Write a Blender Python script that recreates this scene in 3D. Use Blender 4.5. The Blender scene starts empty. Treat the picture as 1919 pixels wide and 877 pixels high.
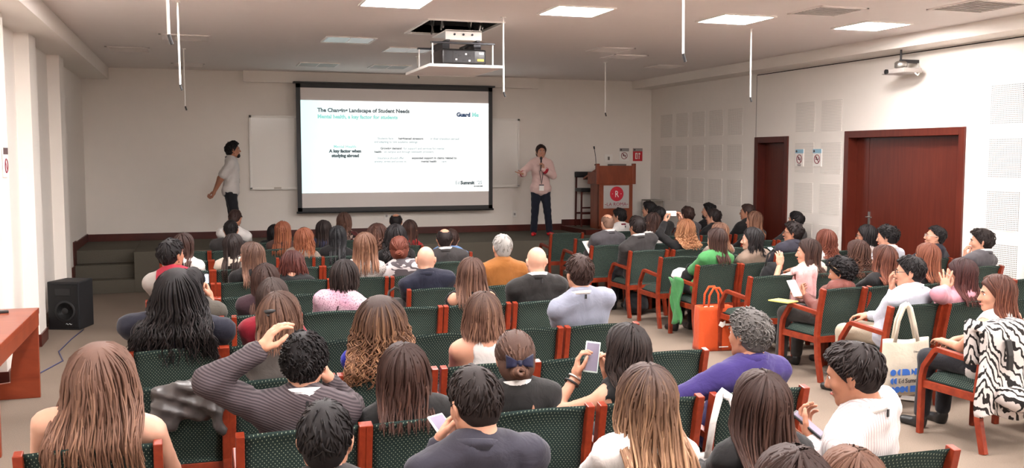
import bpy, bmesh, math, random
import numpy as np
from mathutils import Vector, Matrix

# ------------------------------------------------------------------ scene, camera, world, exposure
scene = bpy.context.scene
COL = scene.collection
cam_d = bpy.data.cameras.new('camera'); cam = bpy.data.objects.new('camera', cam_d); COL.objects.link(cam)
cam.location = (0, 0, 2.0)
cam.rotation_euler = (math.radians(90 - 4.6), 0, math.radians(-18.1))
cam_d.sensor_width = 36.0; cam_d.lens = 36.0 * 1800 / 1919
cam_d.clip_start = 0.05; cam_d.clip_end = 100
scene.camera = cam
scene.view_settings.view_transform = 'Standard'; scene.view_settings.look = 'None'
scene.view_settings.gamma = 1.0; scene.view_settings.use_curve_mapping = False
scene.view_settings.exposure = 3.45
w = bpy.data.worlds.new('world'); scene.world = w; w.use_nodes = True
w.node_tree.nodes['Background'].inputs[0].default_value = (1, .95, .9, 1)
w.node_tree.nodes['Background'].inputs[1].default_value = 0.05
LAMP = 9.0      # radiance of a lit ceiling panel
PI = math.pi
SLIDE = 0.104        # radiance of the projected slide
rng = np.random.default_rng(7)
random.seed(7)

def srgb(r, g, b):
    f = lambda c: (c/255/12.92) if c <= 10 else ((c/255+.055)/1.055)**2.4
    return (f(r), f(g), f(b))

# ------------------------------------------------------------------ materials
MATS = {}
def _new(name):
    m = bpy.data.materials.new(name); m.use_nodes = True
    nt = m.node_tree; b = nt.nodes['Principled BSDF']
    return m, nt, b
def N(nt, t, **k):
    n = nt.nodes.new(t)
    for a, v in k.items(): setattr(n, a, v)
    return n
def setin(n, **k):
    for a, v in k.items(): n.inputs[a.replace('_', ' ')].default_value = v
def L(nt, a, b): nt.links.new(a, b)
def rgba(c): return (c[0], c[1], c[2], 1)
def mathn(nt, op, a, b=None, c=None):
    n = N(nt, 'ShaderNodeMath', operation=op)
    for i, v in enumerate((a, b, c)):
        if v is None: continue
        if isinstance(v, (int, float)): n.inputs[i].default_value = v
        else: L(nt, v, n.inputs[i])
    return n.outputs[0]
def mixc(nt, fac, a, b):
    n = N(nt, 'ShaderNodeMix', data_type='RGBA')
    if isinstance(fac, (int, float)): n.inputs[0].default_value = fac
    else: L(nt, fac, n.inputs[0])
    for i, v in ((6, a), (7, b)):
        if isinstance(v, tuple): n.inputs[i].default_value = rgba(v)
        else: L(nt, v, n.inputs[i])
    return n.outputs[2]
def ramp(nt, fac, stops):
    n = N(nt, 'ShaderNodeValToRGB'); L(nt, fac, n.inputs[0])
    e = n.color_ramp.elements
    while len(e) < len(stops): e.new(.5)
    for i, (p, c) in enumerate(stops):
        e[i].position = p; e[i].color = rgba(c)
    return n.outputs[0]
def coords(nt, kind='Object', scale=None, rot=None):
    t = N(nt, 'ShaderNodeTexCoord').outputs[kind]
    if scale or rot:
        m = N(nt, 'ShaderNodeMapping'); L(nt, t, m.inputs[0])
        if scale: m.inputs['Scale'].default_value = scale
        if rot: m.inputs['Rotation'].default_value = rot
        t = m.outputs[0]
    return t
def noise(nt, vec, scale, detail=3, rough=.5, dist=0):
    n = N(nt, 'ShaderNodeTexNoise'); L(nt, vec, n.inputs['Vector'])
    setin(n, Scale=scale, Detail=detail, Roughness=rough, Distortion=dist)
    return n.outputs['Fac']
def bump(nt, b, h, strength=.3, dist=.01):
    n = N(nt, 'ShaderNodeBump'); setin(n, Strength=strength, Distance=dist)
    L(nt, h, n.inputs['Height']); L(nt, n.outputs[0], b.inputs['Normal'])
def plain(name, col, rough=.5, metal=0, nz=0, nscale=20, bumpk=0, spec=.5):
    if name in MATS: return MATS[name]
    m, nt, b = _new(name)
    setin(b, Base_Color=rgba(col), Roughness=rough, Metallic=metal, Specular_IOR_Level=spec)
    if nz or bumpk:
        f = noise(nt, coords(nt), nscale, 4)
        if nz: L(nt, mixc(nt, f, tuple(c*(1-nz) for c in col), tuple(min(1, c*(1+nz)) for c in col)), b.inputs['Base Color'])
        if bumpk: bump(nt, b, f, bumpk, .01)
    MATS[name] = m; return m
def emis(name, col, s, base=None):
    if name in MATS: return MATS[name]
    m, nt, b = _new(name); setin(b, Base_Color=rgba(base or col), Roughness=.6, Emission_Color=rgba(col), Emission_Strength=s)
    MATS[name] = m; return m
def wood(name, dark, light, scale=(3, 3, 40), rough=.35):
    if name in MATS: return MATS[name]
    m, nt, b = _new(name)
    v = coords(nt, scale=scale)
    f = noise(nt, v, 1.5, 5, .6, .6)
    L(nt, ramp(nt, f, [(.3, dark), (.7, light)]), b.inputs['Base Color'])
    setin(b, Roughness=rough, Specular_IOR_Level=.4)
    bump(nt, b, f, .05, .005)
    MATS[name] = m; return m
def cloth(name, col, rough=.85, wr=.35, nz=.12, sheen=.1):
    if name in MATS: return MATS[name]
    m, nt, b = _new(name)
    v = coords(nt)
    f = noise(nt, v, 9, 4, .55, .8); g = noise(nt, v, 260, 2)
    L(nt, mixc(nt, g, tuple(c*(1-nz) for c in col), tuple(min(1, c*(1+nz)) for c in col)), b.inputs['Base Color'])
    setin(b, Roughness=rough, Sheen_Weight=sheen, Specular_IOR_Level=.25)
    bump(nt, b, f, wr, .03)
    MATS[name] = m; return m
def cloth_pat(name, kind, cols, rough=.85):
    if name in MATS: return MATS[name]
    m, nt, b = _new(name)
    v = coords(nt)
    setin(b, Roughness=rough, Specular_IOR_Level=.25)
    hf = noise(nt, v, 9, 4, .55, .8)
    if kind == 'stripe_v':      # thin vertical stripes
        x = N(nt, 'ShaderNodeSeparateXYZ'); L(nt, v, x.inputs[0])
        s = mathn(nt, 'FRACT', mathn(nt, 'MULTIPLY', x.outputs[0], 75))
        L(nt, mixc(nt, mathn(nt, 'GREATER_THAN', s, .72), cols[0], cols[1]), b.inputs['Base Color'])
    elif kind == 'rib':         # knitted rows
        x = N(nt, 'ShaderNodeSeparateXYZ'); L(nt, v, x.inputs[0])
        q = mathn(nt, 'ADD', mathn(nt, 'MULTIPLY', x.outputs[2], 1.0), mathn(nt, 'MULTIPLY', x.outputs[0], .45))
        s = mathn(nt, 'SINE', mathn(nt, 'MULTIPLY', q, 480))
        s01 = mathn(nt, 'MULTIPLY_ADD', s, .5, .5)
        L(nt, mixc(nt, s01, cols[0], cols[1]), b.inputs['Base Color'])
        hf = mathn(nt, 'ADD', mathn(nt, 'MULTIPLY', s01, .25), hf)
    elif kind == 'zebra':
        n = N(nt, 'ShaderNodeTexWave', wave_type='BANDS', bands_direction='DIAGONAL'); L(nt, coords(nt, scale=(1, 1, .7)), n.inputs[0])
        setin(n, Scale=11, Distortion=9, Detail=2.5, Detail_Scale=1.1)
        L(nt, ramp(nt, n.outputs['Fac'], [(.30, cols[1]), (.36, cols[0])]), b.inputs['Base Color'])
    elif kind == 'sleeves':
        x = N(nt, 'ShaderNodeSeparateXYZ'); L(nt, v, x.inputs[0])
        L(nt, mixc(nt, mathn(nt, 'GREATER_THAN', mathn(nt, 'ABSOLUTE', x.outputs[0]), .165), cols[0], cols[1]), b.inputs['Base Color'])
    elif kind == 'patch':
        f = noise(nt, coords(nt, scale=(7, 7, 16), rot=(.3, .5, .2)), 1.0, 1.5, .4, 1.2)
        L(nt, ramp(nt, f, [(.49, cols[0]), (.51, cols[1])]), b.inputs['Base Color'])
    elif kind == 'speck':
        f = noise(nt, v, 130, 2, .6); g = noise(nt, v, 5, 2)
        base = mixc(nt, mathn(nt, 'MULTIPLY_ADD', g, 3, -1.1), cols[0], cols[1])
        L(nt, mixc(nt, mathn(nt, 'GREATER_THAN', f, .58), base, cols[2]), b.inputs['Base Color'])
    elif kind == 'floral':
        n = N(nt, 'ShaderNodeTexVoronoi'); L(nt, v, n.inputs['Vector']); setin(n, Scale=28, Randomness=1.0)
        sp = N(nt, 'ShaderNodeSeparateColor'); L(nt, n.outputs['Color'], sp.inputs[0])
        L(nt, ramp(nt, sp.outputs[0], [(.0, cols[0]), (.42, cols[0]), (.45, cols[1]), (.7, cols[2]), (.9, cols[3])]), b.inputs['Base Color'])
    elif kind == 'dots':        # woven dots on the chairs
        x = N(nt, 'ShaderNodeSeparateXYZ'); L(nt, v, x.inputs[0])
        P_ = 80.0
        a = mathn(nt, 'MULTIPLY', mathn(nt, 'ADD', x.outputs[0], mathn(nt, 'ADD', x.outputs[2], x.outputs[1])), P_*.7071)
        c = mathn(nt, 'MULTIPLY', mathn(nt, 'SUBTRACT', x.outputs[0], mathn(nt, 'ADD', x.outputs[2], x.outputs[1])), P_*.7071)
        da = mathn(nt, 'SUBTRACT', mathn(nt, 'FRACT', a), .5); dc = mathn(nt, 'SUBTRACT', mathn(nt, 'FRACT', c), .5)
        r = mathn(nt, 'ADD', mathn(nt, 'MULTIPLY', da, da), mathn(nt, 'MULTIPLY', dc, dc))
        dot = mathn(nt, 'LESS_THAN', r, .022)
        g = noise(nt, v, 300, 2)
        base = mixc(nt, g, tuple(k*.75 for k in cols[0]), tuple(k*1.25 for k in cols[0]))
        L(nt, mixc(nt, dot, base, cols[1]), b.inputs['Base Color'])
        hf = g
    bump(nt, b, hf, .3, .012)
    MATS[name] = m; return m
def skin_mat(name, col):
    if name in MATS: return MATS[name]
    m, nt, b = _new(name)
    v = coords(nt); f = noise(nt, v, 14, 4); g = noise(nt, v, 220, 2)
    L(nt, mixc(nt, f, (col[0]*.88, col[1]*.80, col[2]*.78), (min(1, col[0]*1.08), col[1]*1.05, col[2]*1.05)), b.inputs['Base Color'])
    setin(b, Roughness=.5, Subsurface_Weight=.08, Subsurface_Scale=.02, Specular_IOR_Level=.35)
    bump(nt, b, g, .05, .003)
    MATS[name] = m; return m
def hair_mat(name, root, tip, hi):
    if name in MATS: return MATS[name]
    m, nt, b = _new(name)
    at = N(nt, 'ShaderNodeAttribute', attribute_name='lock'); s = N(nt, 'ShaderNodeSeparateXYZ'); L(nt, at.outputs['Vector'], s.inputs[0])
    al, rd, th = s.outputs
    c = N(nt, 'ShaderNodeCombineXYZ'); L(nt, mathn(nt, 'MULTIPLY', al, 2.2), c.inputs[0]); L(nt, mathn(nt, 'MULTIPLY', rd, 60), c.inputs[1]); L(nt, mathn(nt, 'MULTIPLY', th, 7), c.inputs[2])
    f = noise(nt, c.outputs[0], 2.0, 3, .6)
    col = mixc(nt, mathn(nt, 'SMOOTHSTEP' if False else 'MULTIPLY', al, 1.0), root, tip)
    col = mixc(nt, mathn(nt, 'MULTIPLY', mathn(nt, 'GREATER_THAN', rd, .72), mathn(nt, 'MULTIPLY_ADD', al, .75, .05)), col, hi)
    k = mathn(nt, 'MULTIPLY_ADD', f, 1.1, .45)
    vm = N(nt, 'ShaderNodeVectorMath', operation='SCALE'); L(nt, col, vm.inputs[0]); L(nt, k, vm.inputs['Scale'])
    L(nt, vm.outputs[0], b.inputs['Base Color'])
    setin(b, Roughness=.55, Specular_IOR_Level=.22)
    bump(nt, b, f, .35, .004)
    MATS[name] = m; return m

# ------------------------------------------------------------------ object helpers
def tag(o, label=None, cat=None, group=None, kind=None):
    if label: o['label'] = label
    if cat: o['category'] = cat
    if group: o['group'] = group
    if kind: o['kind'] = kind
    return o
def empty(name, loc=(0, 0, 0), rz=0, label=None, cat=None, group=None):
    o = bpy.data.objects.new(name, None); COL.objects.link(o); o.empty_display_size = .1
    o.location = loc; o.rotation_euler = (0, 0, rz)
    return tag(o, label, cat, group)
def link(name, me, mat, parent=None):
    o = bpy.data.objects.new(name, me); COL.objects.link(o)
    for m in (mat if isinstance(mat, (list, tuple)) else [mat]):
        if m and len(me.materials) < (len(mat) if isinstance(mat, (list, tuple)) else 1): me.materials.append(m)
    if parent: o.parent = parent
    return o
class MB:
    """collects simple solids into one mesh"""
    def __init__(s): s.v = []; s.f = []; s.mi = []
    def add(s, v, f, mi=0):
        o = len(s.v); s.v += [tuple(p) for p in v]; s.f += [tuple(i+o for i in q) for q in f]; s.mi += [mi]*len(f); return s
    def box(s, c, d, rot=None, mi=0):
        x, y, z = d[0]/2, d[1]/2, d[2]/2
        vs = [Vector(p) for p in ((-x,-y,-z),(x,-y,-z),(x,y,-z),(-x,y,-z),(-x,-y,z),(x,-y,z),(x,y,z),(-x,y,z))]
        if rot: 
            M = rot if isinstance(rot, Matrix) else Matrix.Rotation(rot, 3, 'Z')
            vs = [M @ p for p in vs]
        vs = [p+Vector(c) for p in vs]
        return s.add(vs, [(0,3,2,1),(4,5,6,7),(0,1,5,4),(1,2,6,5),(2,3,7,6),(3,0,4,7)], mi)
    def bx(s, x0, x1, y0, y1, z0, z1, mi=0):
        return s.box(((x0+x1)/2, (y0+y1)/2, (z0+z1)/2), (x1-x0, y1-y0, z1-z0), None, mi)
    def prism(s, poly, axis, a, b, mi=0):
        """poly of 2-D points, extruded along axis from a to b"""
        n = len(poly)
        def p3(p, t):
            return {'X': (t, p[0], p[1]), 'Y': (p[0], t, p[1]), 'Z': (p[0], p[1], t)}[axis]
        vs = [p3(p, a) for p in poly]+[p3(p, b) for p in poly]
        fs = [tuple(range(n))[::-1], tuple(range(n, 2*n))]+[(i, (i+1) % n, (i+1) % n+n, i+n) for i in range(n)]
        return s.add(vs, fs, mi)
    def tube(s, pts, r, n=8, mi=0, caps=True):
        pts = [Vector(p) for p in pts]; k = len(pts)
        rr = r if isinstance(r, (list, tuple)) else [r]*k
        vs = []; up = None
        for i, p in enumerate(pts):
            t = (pts[min(i+1, k-1)]-pts[max(i-1, 0)]).normalized()
            if up is None: up = Vector((0, 0, 1)) if abs(t.z) < .9 else Vector((1, 0, 0))
            a = t.cross(up).normalized(); b = a.cross(t).normalized(); up = b
            for j in range(n):
                q = 2*PI*j/n; vs.append(p+(a*math.cos(q)+b*math.sin(q))*rr[i])
        fs = [(i*n+j, i*n+(j+1) % n, (i+1)*n+(j+1) % n, (i+1)*n+j) for i in range(k-1) for j in range(n)]
        if caps: fs += [tuple(range(n))[::-1], tuple(range((k-1)*n, k*n))]
        return s.add(vs, fs, mi)
    def bar(s, pts, w, h, mi=0, up=(1, 0, 0)):
        """rectangular bar along a path; w across `up`-side axis, h the other"""
        pts = [Vector(p) for p in pts]; k = len(pts); vs = []
        for i, p in enumerate(pts):
            t0 = (pts[i]-pts[i-1]).normalized() if i else (pts[1]-pts[0]).normalized()
            t1 = (pts[i+1]-pts[i]).normalized() if i < k-1 else t0
            t = (t0+t1).normalized(); sc = 1/max(.5, t.dot(t1))
            a = Vector(up).normalized(); b = a.cross(t).normalized()
            for ca, cb in ((-1,-1),(1,-1),(1,1),(-1,1)): vs.append(p+a*ca*w/2+b*cb*h/2*sc)
        fs = [(i*4+j, i*4+(j+1) % 4, (i+1)*4+(j+1) % 4, (i+1)*4+j) for i in range(k-1) for j in range(4)]
        fs += [(3,2,1,0), tuple((k-1)*4+j for j in range(4))]
        return s.add(vs, fs, mi)
    def lathe(s, prof, n=20, c=(0, 0, 0), mi=0, sy=1.0):
        """prof: (r, z) pairs"""
        vs = [(c[0]+r*math.cos(2*PI*j/n), c[1]+sy*r*math.sin(2*PI*j/n), c[2]+z) for r, z in prof for j in range(n)]
        k = len(prof)
        fs = [(i*n+j, i*n+(j+1) % n, (i+1)*n+(j+1) % n, (i+1)*n+j) for i in range(k-1) for j in range(n)]
        fs += [tuple(range(n))[::-1], tuple(range((k-1)*n, k*n))]
        return s.add(vs, fs, mi)
    def mesh(s, name, bevel=0, smooth=False, seg=2):
        me = bpy.data.meshes.new(name); me.from_pydata(s.v, [], s.f)
        me.polygons.foreach_set('material_index', s.mi)
        bm = bmesh.new(); bm.from_mesh(me)
        bmesh.ops.recalc_face_normals(bm, faces=bm.faces)
        if bevel:
            es = [e for e in bm.edges if len(e.link_faces) == 2 and e.calc_face_angle(0) > .6]
            bmesh.ops.bevel(bm, geom=es, offset=bevel, segments=seg, profile=.6, affect='EDGES', clamp_overlap=True)
        bm.to_mesh(me); bm.free()
        if smooth: me.polygons.foreach_set('use_smooth', [True]*len(me.polygons))
        return me
    def obj(s, name, mat, parent=None, bevel=0, smooth=False, seg=2):
        return link(name, s.mesh(name, bevel, smooth, seg), mat, parent)
def struct(o): o['kind'] = 'structure'; return o

def arr_mesh(name, V, Q, smooth=True, attr=None):
    V = np.asarray(V, np.float32); Q = np.asarray(Q, np.int32)
    me = bpy.data.meshes.new(name)
    me.vertices.add(len(V)); me.vertices.foreach_set('co', V.ravel())
    me.loops.add(Q.size); me.loops.foreach_set('vertex_index', Q.ravel())
    me.polygons.add(len(Q)); me.polygons.foreach_set('loop_start', np.arange(0, Q.size, 4, dtype=np.int32))
    me.polygons.foreach_set('loop_total', np.full(len(Q), 4, np.int32))
    if smooth: me.polygons.foreach_set('use_smooth', np.ones(len(Q), bool))
    if attr is not None:
        a = me.attributes.new('lock', 'FLOAT_VECTOR', 'POINT'); a.data.foreach_set('vector', np.asarray(attr, np.float32).ravel())
    me.update(calc_edges=True); me.validate()
    return me

# ------------------------------------------------------------------ signed-distance modelling (surface nets)
def A(*p): return np.array(p, np.float32)
def cone(a, b, ra, rb, k=.03): return ('c', np.asarray(a, np.float32), np.asarray(b, np.float32), ra, rb, k)
def ell(c, r, M=None, k=.03): return ('e', np.asarray(c, np.float32), np.asarray(r, np.float32), M, 0, k)
def grow(p, g):
    if p[0] == 'c': return ('c', p[1], p[2], p[3]+g, p[4]+g, p[5])
    return ('e', p[1], p[2]+g, p[3], 0, p[5])
def bbox(p):
    if p[0] == 'c':
        r = max(p[3], p[4]); return np.minimum(p[1], p[2])-r, np.maximum(p[1], p[2])+r
    r = p[2] if p[3] is None else np.full(3, p[2].max()); return p[1]-r, p[1]+r
def dist(p, X, Y, Z):
    if p[0] == 'c':
        a, b = p[1], p[2]; d = b-a; dd = float(d@d)+1e-12
        x, y, z = X-a[0], Y-a[1], Z-a[2]
        t = np.clip((x*d[0]+y*d[1]+z*d[2])/dd, 0, 1)
        x = x-t*d[0]; y = y-t*d[1]; z = z-t*d[2]
        return np.sqrt(x*x+y*y+z*z)-(p[3]+(p[4]-p[3])*t)
    c, r, M = p[1], p[2], p[3]
    x, y, z = X-c[0], Y-c[1], Z-c[2]
    if M is not None:
        x, y, z = x*M[0, 0]+y*M[1, 0]+z*M[2, 0], x*M[0, 1]+y*M[1, 1]+z*M[2, 1], x*M[0, 2]+y*M[1, 2]+z*M[2, 2]
    k0 = np.sqrt((x/r[0])**2+(y/r[1])**2+(z/r[2])**2); k1 = np.sqrt((x/r[0]**2)**2+(y/r[1]**2)**2+(z/r[2]**2)**2)
    return k0*(k0-1)/(k1+1e-9)
def smin(a, b, k):
    h = np.clip(.5+.5*(b-a)/k, 0, 1); return b+(a-b)*h-k*h*(1-h)
def field(prims, h, cuts=None, noise_fn=None, lo=None, hi=None):
    if lo is None:
        bb = [bbox(p) for p in prims]
        lo = np.min([b[0] for b in bb], 0)-3*h; hi = np.max([b[1] for b in bb], 0)+3*h
    n = np.ceil((hi-lo)/h).astype(int)+1
    ax = [(lo[i]+h*np.arange(n[i])).astype(np.float32) for i in range(3)]
    F = np.full(n, .2, np.float32)
    for p in prims:
        b0, b1 = bbox(p); m = .05+p[5]
        i0 = np.clip(np.floor((b0-m-lo)/h).astype(int), 0, n-1); i1 = np.clip(np.ceil((b1+m-lo)/h).astype(int)+1, 1, n)
        sl = tuple(slice(i0[i], i1[i]) for i in range(3))
        X = ax[0][sl[0]][:, None, None]; Y = ax[1][sl[1]][None, :, None]; Z = ax[2][sl[2]][None, None, :]
        F[sl] = smin(F[sl], dist(p, X, Y, Z), p[5])
    X = ax[0][:, None, None]; Y = ax[1][None, :, None]; Z = ax[2][None, None, :]
    if noise_fn is not None: F = F+noise_fn(X, Y, Z)
    for c in (cuts or []): F = np.maximum(F, c(X, Y, Z))
    F[0] = F[-1] = .1; F[:, 0] = F[:, -1] = .1; F[:, :, 0] = F[:, :, -1] = .1
    return F.astype(np.float32), lo, h
def nets(F, lo, h):
    S = F < 0
    c = [S[i:S.shape[0]-1+i, j:S.shape[1]-1+j, k:S.shape[2]-1+k] for i in (0, 1) for j in (0, 1) for k in (0, 1)]
    cnt = sum(x.astype(np.int8) for x in c)
    act = (cnt > 0) & (cnt < 8)
    I = np.argwhere(act); idx = np.full(act.shape, -1, np.int32); idx[act] = np.arange(len(I))
    acc = np.zeros((len(I), 3), np.float32); num = np.zeros(len(I), np.float32)
    cor = [(i, j, k) for i in (0, 1) for j in (0, 1) for k in (0, 1)]
    val = {o: F[I[:, 0]+o[0], I[:, 1]+o[1], I[:, 2]+o[2]] for o in cor}
    for o in cor:
        for d in range(3):
            if o[d]: continue
            q = list(o); q[d] = 1; q = tuple(q)
            a, b = val[o], val[q]; m = (a < 0) != (b < 0)
            t = np.where(m, a/np.where(m, a-b, 1), 0)
            p = np.tile(np.array(o, np.float32), (len(I), 1)); p[:, d] += t
            acc[m] += p[m]; num[m] += 1
    V = lo+h*(I+acc/num[:, None])
    Q = []
    for d in range(3):
        sa = [slice(None)]*3; sb = [slice(None)]*3; sa[d] = slice(0, -1); sb[d] = slice(1, None)
        E = np.argwhere(S[tuple(sa)] != S[tuple(sb)])
        u, v = (d+1) % 3, (d+2) % 3
        E = E[(E[:, u] > 0) & (E[:, v] > 0) & (E[:, u] < S.shape[u]-1) & (E[:, v] < S.shape[v]-1)]
        if not len(E): continue
        ins = S[E[:, 0], E[:, 1], E[:, 2]]
        def g(du, dv):
            q = E.copy(); q[:, u] -= du; q[:, v] -= dv; return idx[q[:, 0], q[:, 1], q[:, 2]]
        quad = np.stack([g(1, 1), g(0, 1), g(0, 0), g(1, 0)], 1)
        quad[~ins] = quad[~ins][:, ::-1]
        Q.append(quad)
    return V.astype(np.float32), np.concatenate(Q)
def sdf(prims, h, **k): return nets(*field(prims, h, **k))
def merge(parts):
    V = []; Q = []; o = 0
    for v, q in parts: V.append(v); Q.append(q+o); o += len(v)
    return np.concatenate(V), np.concatenate(Q)
def rotm(yaw=0, pitch=0, roll=0):
    """degrees; yaw about z (left +), pitch about x (up +), roll about y"""
    return np.array(Matrix.Rotation(math.radians(yaw), 3, 'Z') @ Matrix.Rotation(math.radians(pitch), 3, 'X') @ Matrix.Rotation(math.radians(roll), 3, 'Y'), np.float32)

# ------------------------------------------------------------------ people: templates
_T = {}
def head_tmpl(sex, h):
    if (sex, h) in _T: return _T[(sex, h)]
    j = 1.0 if sex == 'm' else .93
    P = [ell((0, -.012, .022), (.076, .098, .092)), ell((0, .028, -.035), (.059*j, .064, .082*j), k=.03),
         cone((-.050*j, .0, -.062), (-.014, .070, -.100*j), .021, .018), cone((.050*j, .0, -.062), (.014, .070, -.100*j), .021, .018),
         ell((-.036, .062, -.028), (.022, .022, .024), k=.02), ell((.036, .062, -.028), (.022, .022, .024), k=.02),
         cone((-.028, .081, .024), (.028, .081, .024), .010, .010, .015),
         cone((0, .088, .012), (0, .108, -.028), .008, .0125, .010), ell((-.011, .098, -.034), (.008, .009, .007), k=.006), ell((.011, .098, -.034), (.008, .009, .007), k=.006),
         ell((0, .090, -.060), (.022, .009, .0055), k=.005), ell((0, .089, -.070), (.019, .009, .0065), k=.005),
         cone((0, -.022, -.045), (0, -.032, -.125), .052 if sex == 'm' else .046, .054 if sex == 'm' else .046, .03)]
    for s in (-1, 1):
        P.append(ell((s*.083, -.008, -.008), (.009, .021, .033), rotm(s*25, 0, s*6), k=.008))
        P.append(ell((s*.079, -.002, -.036), (.008, .010, .012), k=.008))
    def eyes(X, Y, Z):
        e = np.minimum(np.sqrt((X-.031)**2+(Y-.098)**2+(Z-.006)**2), np.sqrt((X+.031)**2+(Y-.098)**2+(Z-.006)**2))-.0165
        return -e
    _T[(sex, h)] = sdf(P, h, cuts=[eyes]); return _T[(sex, h)]
def hand_tmpl(pose, h):
    """right hand: wrist at origin, fingers +Z, palm faces +Y, thumb on -X"""
    if (pose, h) in _T: return _T[(pose, h)]
    curl, spread = {'relax': ((22, 30, 20), .06), 'grip': ((45, 62, 35), .02), 'open': ((4, 6, 4), .2), 'hold': ((28, 48, 30), .05)}[pose]
    P = [cone((0, 0, -.03), (0, 0, .02), .026, .028, .02), ell((.0, 0, .05), (.040, .016, .05), k=.015)]
    for i, (x, ln, r) in enumerate(((-.029, .072, .0092), (-.010, .082, .0096), (.010, .077, .0092), (.028, .060, .0082))):
        p = np.array((x, .0, .088 - abs(i-1.2)*.004)); a = 0; sp = (i-1.5)*spread
        for q, f in zip(curl, (.45, .32, .23)):
            a += math.radians(q)
            d = np.array((math.sin(sp), math.sin(a), math.cos(a)*math.cos(sp)))
            e = p+d*ln*f*1.15; P.append(cone(p, e, r, r*.93, .006)); p = e; r *= .93
    t0 = np.array((-.028, .008, .022)); o = .9 if pose == 'open' else .55
    t1 = t0+np.array((-o*.6, .45, .62))*.045; t2 = t1+np.array((-.25*o, .35, .85))*.034; t3 = t2+np.array((.1, .25, .9))*.026
    P += [cone(t0, t1, .0145, .0115, .012), cone(t1, t2, .0115, .010, .006), cone(t2, t3, .010, .0085, .006)]
    _T[(pose, h)] = sdf(P, h); return _T[(pose, h)]
def unit(v): return v/(np.linalg.norm(v)+1e-9)
def place_hand(wr, fwd, palm, right, pose, h, s=1.0):
    V, Q = hand_tmpl(pose, h); V = V.copy()
    if not right: V[:, 0] *= -1; Q = Q[:, ::-1]
    z = unit(fwd); y = unit(palm-z*(palm@z)); x = np.cross(y, z)
    return wr+(V*s)@np.stack([x, y, z]), Q
def ik(S, W, l1, l2, hint):
    d = W-S; D = np.linalg.norm(d)
    if D > (l1+l2)*.995: W = S+d*((l1+l2)*.995/D); d = W-S; D = np.linalg.norm(d)
    a = (l1*l1-l2*l2+D*D)/(2*D); hh = math.sqrt(max(l1*l1-a*a, 0)); u = d/D
    n = unit(hint-u*(hint@u)); return S+u*a+n*hh, W

# ------------------------------------------------------------------ hair
SC = np.array((0, -.012, .022)); SR = np.array((.078, .100, .094))
TILT = rotm(0, 20, 0)
def scalp(al, be, off):
    d = np.stack([np.sin(al)*np.sin(be), np.sin(al)*np.cos(be), np.cos(al)], -1) @ TILT.T
    return SC+d*(SR+np.asarray(off)[..., None])
def tubes(P, R, m=4):
    n, K, _ = P.shape
    T = np.gradient(P, axis=1); T /= np.linalg.norm(T, axis=2, keepdims=True)+1e-9
    ref = np.array((.45, .8, .4)); a = np.cross(T, ref); a /= np.linalg.norm(a, axis=2, keepdims=True)+1e-9; b = np.cross(a, T)
    q = 2*PI*np.arange(m)/m
    V = P[:, :, None, :]+R[:, :, None, None]*(a[:, :, None, :]*np.cos(q)[None, None, :, None]+b[:, :, None, :]*np.sin(q)[None, None, :, None])
    i = np.arange(n)[:, None, None]*K*m; k = np.arange(K-1)[None, :, None]*m; j = np.arange(m)[None, None, :]; j2 = (j+1) % m
    Q = np.stack([i+k+j, i+k+j2, i+k+m+j2, i+k+m+j], -1).reshape(-1, 4)
    return V.reshape(-1, 3), Q
def sstep(x): x = np.clip(x, 0, 1); return x*x*(3-2*x)
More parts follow.
